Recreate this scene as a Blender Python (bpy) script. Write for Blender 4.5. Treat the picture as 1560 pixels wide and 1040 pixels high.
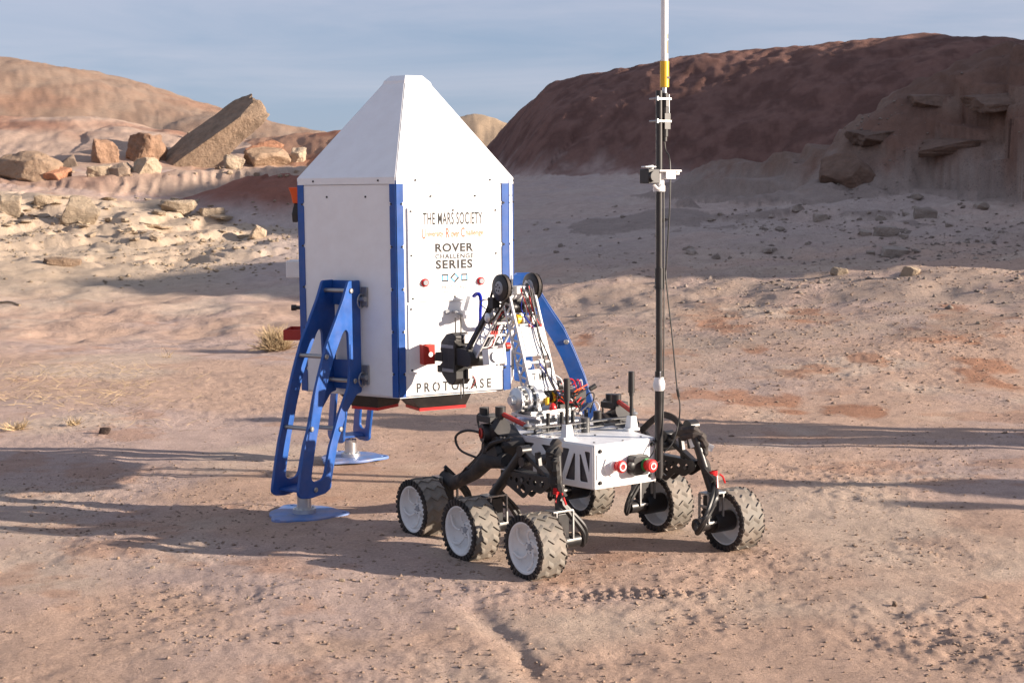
import bpy, math, random
import numpy as np
from mathutils import Vector, Matrix, Quaternion

for o in list(bpy.data.objects): bpy.data.objects.remove(o)
SC = bpy.context.scene
COL = SC.collection
PI = math.pi

# ------------------------------------------------------------------ camera
FPX, PITCH, ROLL, CAMH = 2300.0, .098, .0093, 1.6      # focal length in photo pixels (1560 wide)
cam_d = bpy.data.cameras.new('camera'); cam = bpy.data.objects.new('camera', cam_d); COL.objects.link(cam)
cam_d.sensor_width = 36.0; cam_d.lens = 36.0 * FPX / 1560.0
cam_d.clip_start = .05; cam_d.clip_end = 3000
fwd = Vector((0, math.cos(PITCH), -math.sin(PITCH))); up0 = Vector((0, math.sin(PITCH), math.cos(PITCH))); rt0 = Vector((1, 0, 0))
rt = rt0 * math.cos(ROLL) - up0 * math.sin(ROLL); up = rt0 * math.sin(ROLL) + up0 * math.cos(ROLL)
cam.matrix_world = Matrix(((rt.x, up.x, -fwd.x, 0), (rt.y, up.y, -fwd.y, 0), (rt.z, up.z, -fwd.z, CAMH), (0, 0, 0, 1)))
cam_d.dof.use_dof = True; cam_d.dof.focus_distance = 7.2; cam_d.dof.aperture_fstop = 14.0
SC.camera = cam

# ------------------------------------------------------------------ sky, sun, exposure
SUN_EL = math.radians(14.3)
SUN_AZ = math.radians(102.8)                 # clockwise from +Y
sunv = Vector((math.sin(SUN_AZ) * math.cos(SUN_EL), math.cos(SUN_AZ) * math.cos(SUN_EL), math.sin(SUN_EL)))
w = bpy.data.worlds.new('World'); SC.world = w; w.use_nodes = True
nt = w.node_tree; nt.nodes.clear()
N = nt.nodes.new; LK = nt.links.new
out = N('ShaderNodeOutputWorld'); bg = N('ShaderNodeBackground'); sky = N('ShaderNodeTexSky')
sky.sky_type = 'NISHITA'; sky.sun_disc = False; sky.sun_elevation = SUN_EL; sky.sun_rotation = SUN_AZ
sky.altitude = 1300; sky.air_density = 1.0; sky.dust_density = 1.6; sky.ozone_density = 1.4
bg.inputs['Strength'].default_value = .115
# thin high cloud veil over the clear sky, by direction: hazy blue low down, paler and greyer higher up
tc = N('ShaderNodeTexCoord'); mp = N('ShaderNodeMapping'); mp.inputs['Scale'].default_value = (1.0, 1.0, 7.0)
mp.inputs['Rotation'].default_value = (0.04, 0.03, .4)
nz = N('ShaderNodeTexNoise'); nz.inputs['Scale'].default_value = 4.6; nz.inputs['Detail'].default_value = 9; nz.inputs['Roughness'].default_value = .56; nz.inputs['Distortion'].default_value = .5
sp = N('ShaderNodeSeparateXYZ'); hz = N('ShaderNodeMapRange'); hz.inputs['From Min'].default_value = .01; hz.inputs['From Max'].default_value = .13
hz.inputs['To Min'].default_value = -.05; hz.inputs['To Max'].default_value = .55
ad = N('ShaderNodeMath'); ad.operation = 'MULTIPLY_ADD'; ad.inputs[1].default_value = 2.4; ad.use_clamp = True
sb_ = N('ShaderNodeMath'); sb_.operation = 'SUBTRACT'; sb_.inputs[1].default_value = .45
vc = N('ShaderNodeMixRGB'); vc.inputs['Color1'].default_value = (1.0, 1.27, 1.82, 1); vc.inputs['Color2'].default_value = (1.58, 1.65, 2.10, 1)
mx = N('ShaderNodeMixRGB'); mx.inputs['Fac'].default_value = .9
LK(tc.outputs['Generated'], mp.inputs['Vector']); LK(mp.outputs['Vector'], nz.inputs['Vector'])
LK(tc.outputs['Generated'], sp.inputs['Vector']); LK(sp.outputs['Z'], hz.inputs['Value'])
LK(nz.outputs['Fac'], sb_.inputs[0]); LK(sb_.outputs[0], ad.inputs[0]); LK(hz.outputs['Result'], ad.inputs[2])
LK(ad.outputs[0], vc.inputs['Fac']); LK(vc.outputs['Color'], mx.inputs['Color2']); LK(sky.outputs['Color'], mx.inputs['Color1'])
LK(mx.outputs['Color'], bg.inputs['Color']); LK(bg.outputs['Background'], out.inputs['Surface'])

sl = bpy.data.lights.new('sun', 'SUN'); sun = bpy.data.objects.new('sun', sl); COL.objects.link(sun)
sl.energy = 4.3; sl.angle = math.radians(.55); sl.color = (1.0, .86, .72)
sun.rotation_euler = (-sunv).to_track_quat('-Z', 'Y').to_euler(); sun.location = (20, -5, 12)
SC.view_settings.view_transform = 'Standard'; SC.view_settings.look = 'None'
SC.view_settings.gamma = 1; SC.view_settings.use_curve_mapping = False
SC.view_settings.exposure = 1.36

# ------------------------------------------------------------------ helpers
def ray(u, v):
    X = u - 780; Y = -(v - 520); c, s = math.cos(ROLL), math.sin(ROLL)
    X, Y = X * c + Y * s, -X * s + Y * c
    y = Y / FPX
    return np.array([X / FPX, math.cos(PITCH) + y * math.sin(PITCH), -math.sin(PITCH) + y * math.cos(PITCH)])
def at(u, v, Y):
    d = ray(u, v); return np.array([0, 0, CAMH]) + d * Y / d[1]

def tag(o, label=None, cat=None, group=None, kind=None):
    if label: o['label'] = label
    if cat: o['category'] = cat
    if group: o['group'] = group
    if kind: o['kind'] = kind
    return o
def empty(name, loc=(0, 0, 0), rz=0):
    o = bpy.data.objects.new(name, None); COL.objects.link(o); o.location = loc; o.rotation_euler = (0, 0, rz); o.empty_display_size = .1
    return o
def link_mesh(name, me, parent=None):
    o = bpy.data.objects.new(name, me); COL.objects.link(o)
    if parent: o.parent = parent
    return o
def copy_tree(o, parent=None):
    c = o.copy(); COL.objects.link(c)
    if parent is not None: c.parent = parent
    for ch in [k for k in bpy.data.objects if k.parent == o]: copy_tree(ch, c)
    return c

class MB:
    """collects simple solids and links them as one mesh"""
    def __init__(s): s.v = []; s.f = []; s.sm = []
    def add(s, vs, fs, smooth=False):
        b = len(s.v); s.v += [tuple(p) for p in vs]; s.f += [tuple(i + b for i in f) for f in fs]; s.sm += [smooth] * len(fs)
        return s
    def box(s, c, d, M=None):
        vs = [Vector((c[0] + a * d[0] / 2, c[1] + b * d[1] / 2, c[2] + e * d[2] / 2)) for a in (-1, 1) for b in (-1, 1) for e in (-1, 1)]
        if M is not None: vs = [M @ p for p in vs]
        return s.add(vs, [(0, 1, 3, 2), (4, 6, 7, 5), (0, 4, 5, 1), (2, 3, 7, 6), (0, 2, 6, 4), (1, 5, 7, 3)])
    def bar(s, p0, p1, w, h, upv=(0, 0, 1)):
        p0 = Vector(p0); p1 = Vector(p1); z = (p1 - p0); L = z.length; z.normalize()
        x = z.cross(Vector(upv))
        if x.length < 1e-4: x = z.cross(Vector((0, 1, 0)))
        x.normalize(); y = z.cross(x)
        M = Matrix(((x.x, y.x, z.x, p0.x), (x.y, y.y, z.y, p0.y), (x.z, y.z, z.z, p0.z), (0, 0, 0, 1)))
        return s.box((0, 0, L / 2), (w, h, L), M)
    def lathe(s, prof, p0, axis, n=24, closed=False, smooth=True):
        a = Vector(axis).normalized(); q = a.to_track_quat('Z', 'Y'); p0 = Vector(p0)
        vs = []; fs = []
        m = len(prof)
        for i in range(n):
            t = 2 * PI * i / n
            for (x, r) in prof: vs.append(p0 + q @ Vector((r * math.cos(t), r * math.sin(t), x)))
        for i in range(n):
            j = (i + 1) % n
            for k in range(m if closed else m - 1):
                l = (k + 1) % m
                fs.append((i * m + k, j * m + k, j * m + l, i * m + l))
        return s.add(vs, fs, smooth)
    def cyl(s, p0, p1, r, r1=None, n=16, bev=0):
        p0 = Vector(p0); p1 = Vector(p1); L = (p1 - p0).length; r1 = r if r1 is None else r1
        a = (p1 - p0) / L; q = a.to_track_quat('Z', 'Y')
        vs = []
        for (x, rr) in ((0, r), (L, r1)):
            for i in range(n):
                t = 2 * PI * i / n; vs.append(p0 + q @ Vector((rr * math.cos(t), rr * math.sin(t), x)))
        fs = [(i, (i + 1) % n, n + (i + 1) % n, n + i) for i in range(n)]
        s.add(vs, fs, True)
        b = len(s.v)
        s.add(vs, [tuple(range(n - 1, -1, -1)), tuple(range(n, 2 * n))], False)
        return s
    def tube(s, pts, r, n=6, smooth=True):
        pts = [Vector(p) for p in pts]; m = len(pts); vs = []; fs = []
        ref = Vector((.31, .2, .93)).normalized()
        for i, p in enumerate(pts):
            t = (pts[min(i + 1, m - 1)] - pts[max(i - 1, 0)]).normalized()
            x = t.cross(ref)
            if x.length < .05: x = t.cross(Vector((1, 0, 0)))
            x.normalize(); y = t.cross(x)
            rr = r[i] if isinstance(r, (list, tuple)) else r
            for k in range(n):
                a = 2 * PI * k / n; vs.append(p + x * (rr * math.cos(a)) + y * (rr * math.sin(a)))
        for i in range(m - 1):
            for k in range(n):
                l = (k + 1) % n; fs.append((i * n + k, i * n + l, (i + 1) * n + l, (i + 1) * n + k))
        fs.append(tuple(range(n - 1, -1, -1))); fs.append(tuple((m - 1) * n + k for k in range(n)))
        return s.add(vs, fs, smooth)
    def prism(s, poly, z0, z1, M=None):
        n = len(poly); vs = [Vector((p[0], p[1], z)) for z in (z0, z1) for p in poly]
        if M is not None: vs = [M @ p for p in vs]
        return s.add(vs, [tuple(range(n - 1, -1, -1)), tuple(range(n, 2 * n))] + [(i, (i + 1) % n, n + (i + 1) % n, n + i) for i in range(n)])
    def loft(s, rings, cap=True, smooth=False):
        n = len(rings[0]); vs = [p for r in rings for p in r]; fs = []
        for i in range(len(rings) - 1):
            for k in range(n):
                l = (k + 1) % n; fs.append((i * n + k, i * n + l, (i + 1) * n + l, (i + 1) * n + k))
        if cap: fs.append(tuple(range(n - 1, -1, -1))); fs.append(tuple((len(rings) - 1) * n + k for k in range(n)))
        return s.add(vs, fs, smooth)
    def mesh(s, name, mat):
        me = bpy.data.meshes.new(name); me.from_pydata(s.v, [], s.f); me.materials.append(mat)
        me.polygons.foreach_set('use_smooth', s.sm)
        if any(s.sm): me.set_sharp_from_angle(angle=math.radians(38))
        me.update(); return me
    def build(s, name, mat, parent=None, bevel=0, seg=2):
        o = link_mesh(name, s.mesh(name, mat), parent)
        if bevel:
            b = o.modifiers.new('bevel', 'BEVEL'); b.width = bevel; b.segments = seg; b.limit_method = 'ANGLE'; b.angle_limit = math.radians(40)
        return o

def spline_pts(pts, n=8):
    """Catmull-Rom through the points"""
    P = [Vector(p) for p in pts]; P = [P[0] * 2 - P[1]] + P + [P[-1] * 2 - P[-2]]; o = []
    for i in range(1, len(P) - 2):
        for k in range(n):
            t = k / n; a, b, c, d = P[i - 1:i + 3]
            o.append(.5 * ((2 * b) + (c - a) * t + (2 * a - 5 * b + 4 * c - d) * t * t + (3 * b - a - 3 * c + d) * t ** 3))
    o.append(P[-2]); return o

def curve_mesh(name, cu, mat, M=None):
    ob = bpy.data.objects.new(name + '_src', cu); COL.objects.link(ob)
    dg = bpy.context.evaluated_depsgraph_get(); dg.update()
    me = bpy.data.meshes.new_from_object(ob.evaluated_get(dg)); me.name = name
    bpy.data.objects.remove(ob)
    if M is not None: me.transform(M)
    me.materials.clear(); me.materials.append(mat)
    return me
def plate_mesh(name, loops, thick, mat, M=None, bev=.0012):
    """flat plate with an outline and holes"""
    cu = bpy.data.curves.new(name, 'CURVE'); cu.dimensions = '2D'; cu.fill_mode = 'BOTH'
    cu.extrude = max(thick / 2 - bev, .0001); cu.bevel_depth = bev; cu.bevel_resolution = 1; cu.offset = -bev
    for lp in loops:
        sp_ = cu.splines.new('POLY'); sp_.points.add(len(lp) - 1); sp_.use_cyclic_u = True
        for i, p in enumerate(lp): sp_.points[i].co = (p[0], p[1], 0, 1)
    return curve_mesh(name, cu, mat, M)
def circ(x, y, r, n=16): return [(x + r * math.cos(2 * PI * i / n), y + r * math.sin(2 * PI * i / n)) for i in range(n)]
def round_poly(poly, r, n=4):
    o = []
    m = len(poly)
    for i in range(m):
        p = Vector(poly[i]); a = Vector(poly[i - 1]) - p; b = Vector(poly[(i + 1) % m]) - p
        d = min(r, a.length * .45, b.length * .45); pa = p + a.normalized() * d; pb = p + b.normalized() * d
        for k in range(n + 1):
            t = k / n; q = pa * (1 - t) ** 2 + p * (2 * t * (1 - t)) + pb * t * t; o.append((q.x, q.y))
    return o
def frame(o, ex, ey):
    ex = Vector(ex).normalized(); ey = Vector(ey); ey = (ey - ex * ey.dot(ex)).normalized(); ez = ex.cross(ey)
    return Matrix(((ex.x, ey.x, ez.x, o[0]), (ex.y, ey.y, ez.y, o[1]), (ex.z, ey.z, ez.z, o[2]), (0, 0, 0, 1)))
def text_mesh(name, body, width, height, mat, M, extr=.0006, spacing=1.0, shear=0.0, bold=0.0):
    cu = bpy.data.curves.new(name, 'FONT'); cu.body = body; cu.align_x = 'CENTER'; cu.align_y = 'CENTER'; cu.size = 1
    cu.space_character = spacing; cu.shear = shear; cu.offset = bold; cu.resolution_u = 4; cu.fill_mode = 'FRONT'
    me = curve_mesh(name, cu, mat)
    co = np.zeros(len(me.vertices) * 3); me.vertices.foreach_get('co', co); co = co.reshape(-1, 3)
    lo = co.min(0); hi = co.max(0)
    co[:, 0] = (co[:, 0] - (lo[0] + hi[0]) / 2) * width / (hi[0] - lo[0]); co[:, 1] = (co[:, 1] - (lo[1] + hi[1]) / 2) * height / (hi[1] - lo[1])
    me.vertices.foreach_set('co', co.ravel()); me.transform(M); me.update()
    return me

# ------------------------------------------------------------------ materials
def mat(name, col, rough=.5, metal=0.0, var=.12, vscale=14, bump=0.0, bscale=120, dust=0.0, spec=.5, coat=0.0):
    m = bpy.data.materials.new(name); m.use_nodes = True; t = m.node_tree; b = t.nodes['Principled BSDF']
    b.inputs['Roughness'].default_value = rough; b.inputs['Metallic'].default_value = metal
    b.inputs['Specular IOR Level'].default_value = spec; b.inputs['Coat Weight'].default_value = coat
    co = t.nodes.new('ShaderNodeTexCoord'); no = t.nodes.new('ShaderNodeTexNoise'); no.inputs['Scale'].default_value = vscale; no.inputs['Detail'].default_value = 6
    t.links.new(co.outputs['Object'], no.inputs['Vector'])
    r = t.nodes.new('ShaderNodeValToRGB'); e = r.color_ramp.elements
    e[0].position = .3; e[1].position = .7
    e[0].color = (*[c * (1 - var) for c in col], 1); e[1].color = (*[min(1, c * (1 + var)) for c in col], 1)
    t.links.new(no.outputs['Fac'], r.inputs['Fac']); last = r.outputs['Color']
    if dust:
        n2 = t.nodes.new('ShaderNodeTexNoise'); n2.inputs['Scale'].default_value = 9; n2.inputs['Detail'].default_value = 8; n2.inputs['Roughness'].default_value = .7
        t.links.new(co.outputs['Object'], n2.inputs['Vector'])
        mr = t.nodes.new('ShaderNodeMapRange'); mr.inputs['From Min'].default_value = .42; mr.inputs['From Max'].default_value = .72; mr.inputs['To Max'].default_value = dust
        t.links.new(n2.outputs['Fac'], mr.inputs['Value'])
        mi = t.nodes.new('ShaderNodeMixRGB'); mi.inputs['Color2'].default_value = (.40, .27, .20, 1)
        t.links.new(mr.outputs['Result'], mi.inputs['Fac']); t.links.new(last, mi.inputs['Color1']); last = mi.outputs['Color']
    t.links.new(last, b.inputs['Base Color'])
    rr = t.nodes.new('ShaderNodeMapRange'); rr.inputs['To Min'].default_value = max(.05, rough - .1); rr.inputs['To Max'].default_value = min(1, rough + .12)
    t.links.new(no.outputs['Fac'], rr.inputs['Value']); t.links.new(rr.outputs['Result'], b.inputs['Roughness'])
    if bump:
        n3 = t.nodes.new('ShaderNodeTexNoise'); n3.inputs['Scale'].default_value = bscale; n3.inputs['Detail'].default_value = 5
        t.links.new(co.outputs['Object'], n3.inputs['Vector'])
        bp = t.nodes.new('ShaderNodeBump'); bp.inputs['Strength'].default_value = 1; bp.inputs['Distance'].default_value = bump
        t.links.new(n3.outputs['Fac'], bp.inputs['Height']); t.links.new(bp.outputs['Normal'], b.inputs['Normal'])
    return m
M_white = mat('white_powder_coat', (.78, .78, .78), .42, var=.02, dust=.10)
M_whitep = mat('white_plastic', (.74, .74, .73), .45, var=.04, dust=.22)
M_blue = mat('blue_powder_coat', (.005, .072, .30), .42, var=.14, dust=.09)
M_bluedusty = mat('dusty_blue_plate', (.10, .20, .46), .5, var=.2, dust=.55)
M_black = mat('black_plastic', (.014, .014, .015), .45, var=.3, dust=.05)
M_blackm = mat('black_anodised_metal', (.012, .012, .013), .38, var=.3, dust=.06)
M_rubber = mat('black_rubber', (.016, .015, .015), .75, var=.3, dust=.2)
M_tread = mat('dusty_grey_tread', (.17, .152, .128), .7, var=.18, vscale=20, dust=.25, bump=.0008)
M_alu = mat('bare_aluminium', (.62, .62, .62), .34, metal=.85, var=.08)
M_steel = mat('dull_zinc', (.36, .36, .355), .42, metal=.8, var=.15, dust=.15)
M_darksteel = mat('dark_steel', (.12, .12, .12), .4, metal=.7, var=.2)
M_red = mat('red_paint', (.42, .025, .015), .45, var=.08, dust=.06)
M_redb = mat('red_button_plastic', (.62, .02, .02), .35, var=.06)
M_orange = mat('orange_plastic', (.75, .10, .015), .45, var=.06)
M_yellow = mat('yellow_label', (.68, .40, .02), .4, var=.06)
M_green = mat('green_ring', (.05, .30, .08), .4)
M_bodyin = mat('smoked_panel', (.085, .08, .085), .4, var=.15, dust=.2)
M_darkbox = mat('dark_tub', (.012, .011, .011), .5, dust=.06)
M_grey = mat('grey_plastic', (.30, .31, .33), .45, var=.1)
M_bluehose = mat('blue_hose', (.006, .02, .36), .35)
M_dprint = mat('black_print', (.02, .018, .018), .6, var=.2)
M_tprint = mat('tan_print', (.33, .19, .08), .6, var=.1)
M_rprint = mat('red_print', (.55, .13, .07), .6, var=.1)
M_bprint = mat('blue_print', (.10, .36, .70), .6, var=.1)
M_gprint = mat('grey_print', (.25, .25, .26), .6, var=.1)
M_wire = {'k': M_black, 'r': M_redb, 'w': M_whitep, 'b': M_bluehose, 'y': M_yellow, 'o': M_orange}
M_tape = mat('white_tape', (.7, .7, .7), .6, var=.1, bump=.003, bscale=60)

# ------------------------------------------------------------------ terrain noise
def _hash(ix, iy, seed):
    h = (ix.astype(np.uint32) * np.uint32(374761393) + iy.astype(np.uint32) * np.uint32(668265263) + np.uint32(seed * 144269 + 12345))
    h = (h ^ (h >> np.uint32(13))) * np.uint32(1274126177); h = h ^ (h >> np.uint32(16))
    return (h & np.uint32(0xffffff)).astype(np.float64) / 16777215.0
def vn(x, y, seed=0):
    ix = np.floor(x); iy = np.floor(y); fx = x - ix; fy = y - iy
    ix = ix.astype(np.int64); iy = iy.astype(np.int64)
    u = fx * fx * fx * (fx * (fx * 6 - 15) + 10); v_ = fy * fy * fy * (fy * (fy * 6 - 15) + 10)
    a = _hash(ix, iy, seed); b = _hash(ix + 1, iy, seed); c = _hash(ix, iy + 1, seed); d = _hash(ix + 1, iy + 1, seed)
    return (a * (1 - u) + b * u) * (1 - v_) + (c * (1 - u) + d * u) * v_ - .5
def fbm(x, y, sc, octv=4, seed=0, gain=.5):
    o = 0; a = 1.0; x = x / sc; y = y / sc
    for i in range(octv):
        o = o + a * vn(x * .8 - y * .6 + i * 17.3, x * .6 + y * .8 - i * 9.1, seed + i); x = x * 2.03; y = y * 2.03; a *= gain
    return o
def ridged(x, y, sc, octv=3, seed=0):
    o = 0; a = 1.0; x = x / sc; y = y / sc
    for i in range(octv):
        o = o + a * (1 - np.abs(vn(x + i * 7.7, y - i * 3.1, seed + i)) * 4); x = x * 2.1; y = y * 2.1; a *= .5
    return o / 1.75
def sstep(a, b, x):
    t = np.clip((x - a) / (b - a), 0, 1); return t * t * (3 - 2 * t)
def smax(a, b, k):
    h = np.clip(.5 + .5 * (a - b) / k, 0, 1); return b * (1 - h) + a * h + k * h * (1 - h)

# broad lie of the land: thin-plate spline through levels (metres)
LV = [(0, 4, 0), (-2, 5, 0), (2, 5, 0), (-3, 9, 0), (3, 9, 0), (0, 7, 0), (-.6, 8.2, 0), (1, 6.6, 0), (0, 12, 0), (-5, 14, 0), (5, 12, .05), (-1, 15, 0), (3.2, 16, .22),
      (-3.5, 18, 0), (-4, 22, 0), (-6.4, 23, .12), (0, 21.5, .24), (6.8, 20, .66), (10, 21, 1.0), (4.5, 26, .95), (-8, 26, .47), (-4.6, 29, .55), (1.7, 32, 1.15), (0, 38, 1.42), (7, 36, 1.5),
      (12, 40, 1.9), (-9.5, 33.5, 1.45), (-13, 32, 1.5), (-6, 35, 1.1), (-10, 42, 2.0), (-6, 44, 2.0), (-20, 42, 2.2), (-15, 58, 2.4), (0, 60, 1.9), (20, 60, 2.3), (-30, 80, 3.0),
      (30, 90, 3), (-12, 100, 3.4), (0, -10, 0), (15, -10, 0), (-15, -10, 0), (14, 4, 0), (14, 10, .2), (-14, 6, 0), (-14, 18, 0), (-22, 28, .8), (0, -40, 0), (-60, 0, 0), (60, 0, 0), (60, 40, 1), (-60, 40, 1),
      (0, 160, 3), (80, 160, 3), (-80, 160, 3), (80, -80, 0), (-80, -80, 0)]
LV = np.array(LV, float)
def _k(d2): return np.where(d2 > 1e-9, .5 * d2 * np.log(np.maximum(d2, 1e-9)), 0)
_n = len(LV); _d2 = (LV[:, None, 0] - LV[None, :, 0]) ** 2 + (LV[:, None, 1] - LV[None, :, 1]) ** 2
_A = np.zeros((_n + 3, _n + 3)); _A[:_n, :_n] = _k(_d2) + np.eye(_n) * .02; _A[:_n, _n] = 1; _A[:_n, _n + 1:] = LV[:, :2]; _A[_n, :_n] = 1; _A[_n + 1:, :_n] = LV[:, :2].T
_W = np.linalg.solve(_A, np.append(LV[:, 2], [0, 0, 0]))
def base(x, y):
    s = np.hypot(x, y); q = np.minimum(1, 150 / np.maximum(s, 1e-6)); x = x * q; y = y * q
    z = _W[_n] + _W[_n + 1] * x + _W[_n + 2] * y
    for i in range(_n): z = z + _W[i] * _k((x - LV[i, 0]) ** 2 + (y - LV[i, 1]) ** 2)
    return np.clip(z, -.6, 4)

def hill_field(x, y, pts, slope, rad):
    """ridge line falling away on both sides; returns height, distance, arc length"""
    best = np.full(x.shape, -1e9); bd = np.zeros(x.shape); bs = np.zeros(x.shape); acc = 0
    for (a, b) in zip(pts[:-1], pts[1:]):
        dx, dy = b[0] - a[0], b[1] - a[1]; L = math.hypot(dx, dy)
        t = np.clip(((x - a[0]) * dx + (y - a[1]) * dy) / (L * L), 0, 1)
        d = np.hypot(x - a[0] - t * dx, y - a[1] - t * dy)
        h = a[2] + (b[2] - a[2]) * t - slope * (np.sqrt(d * d + rad * rad) - rad)
        m = h > best; best = np.where(m, h, best); bd = np.where(m, d, bd); bs = np.where(m, acc + t * L, bs); acc += L
    return best, bd, bs
def crest_field(x, y, pts):
    bd = np.full(x.shape, 1e9); bz = np.zeros(x.shape)
    for (a, b) in zip(pts[:-1], pts[1:]):
        dx, dy = b[0] - a[0], b[1] - a[1]; t = np.clip(((x - a[0]) * dx + (y - a[1]) * dy) / (dx * dx + dy * dy), 0, 1)
        d = np.hypot(x - a[0] - t * dx, y - a[1] - t * dy); m = d < bd; bd = np.where(m, d, bd); bz = np.where(m, a[2] + (b[2] - a[2]) * t, bz)
    return bd, bz
def sil(lst): return [tuple(at(*q)) for q in lst]
RED = sil([(690, 146, 66), (770, 142, 63), (850, 137, 60), (900, 118, 58), (1000, 100, 55), (1080, 83, 54), (1250, 70, 52), (1400, 53, 50), (1480, 58, 48), (1540, 68, 47), (1650, 80, 46), (1900, 80, 42)])
SPUR = sil([(1290, 275, 30.5), (1318, 215, 31), (1360, 160, 31.5), (1420, 116, 32), (1490, 84, 32), (1560, 62, 32), (1660, 30, 31)]) + [(16, 29, 6.0), (22, 28, 8.5)]
CASTER = [(27, 16.9, 9.15), (27, 19.5, 8.5), (27, 22.5, 7.8), (27, 27, 10.6), (28, 32, 11.4), (29, 45, 10.6), (31, 60, 10.5)]  # unseen hill, heights shaped to throw the shadow across flat and red hill
LEFT = sil([(-260, 60, 95), (0, 88, 90), (60, 116, 88), (120, 141, 86), (200, 156, 84), (260, 170, 82), (330, 178, 80), (380, 196, 78), (440, 206, 76), (520, 230, 75)])
DOME = sil([(-150, 185, 64), (0, 182, 62), (100, 178, 61), (180, 190, 60), (260, 207, 59), (330, 228, 58)])
RIDGE = sil([(395, 226, 60), (425, 209, 59), (455, 204, 58), (515, 199, 57), (560, 205, 56), (640, 225, 55)])
KNOLL = sil([(680, 196, 100), (700, 177, 100), (722, 174, 100), (742, 184, 99), (758, 200, 98), (800, 235, 96)])
BENCH = sil([(-200, 276, 38), (0, 271, 38), (60, 272, 38), (150, 267, 38), (250, 261, 38.5), (330, 258, 39), (440, 254, 39.5), (540, 256, 40)])
MOUND = sil([(362, 290, 36), (392, 268, 36), (435, 262, 36), (480, 262, 36), (540, 266, 36)])
HILLS = [('red_hill', RED, .80, 4.2), ('rock_spur', SPUR, .5, 1.2), ('caster_hill', CASTER, 2.2, 1.8), ('far_hillside', LEFT, .33, 5.0), ('pale_dome_hill', DOME, .30, 4.0),
         ('low_red_ridge', RIDGE, .5, 1.5), ('distant_knoll', KNOLL, .5, 2.0), ('eroded_bank', BENCH, .62, .5), ('red_mound', MOUND, .6, 1.2)]
def g_line(x, y, pts, wid):
    best = np.full(x.shape, 1e9)
    for (a, b) in zip(pts[:-1], pts[1:]):
        dx, dy = b[0] - a[0], b[1] - a[1]; L = dx * dx + dy * dy
        t = np.clip(((x - a[0]) * dx + (y - a[1]) * dy) / L, 0, 1)
        best = np.minimum(best, np.hypot(x - a[0] - t * dx, y - a[1] - t * dy))
    return np.exp(-(best / wid) ** 2)
def gp(u, v): p = at(u, v, 1); d = ray(u, v); t = -CAMH / d[2]; return (d[0] * t, d[1] * t)
GULLY = [gp(715, 930), gp(765, 968), gp(790, 990), gp(815, 1030), gp(840, 1100)]
GULLY2 = [gp(820, 1030), gp(880, 1012), gp(960, 1000)]
CLODS = [(gp(800, 900), .28), (gp(735, 905), .2), (gp(900, 905), .25), (gp(1000, 868), .3), (gp(1120, 862), .3), (gp(1180, 850), .25), (gp(1080, 905), .25), (gp(620, 900), .2), (gp(400, 905), .25), (gp(250, 925), .3),
         (gp(1480, 985), .35), (gp(1390, 965), .2), (gp(1050, 945), .2), (gp(1400, 840), .3), (gp(1290, 760), .35), (gp(1200, 720), .35), (gp(1350, 720), .5), (gp(300, 980), .15)]

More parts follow.
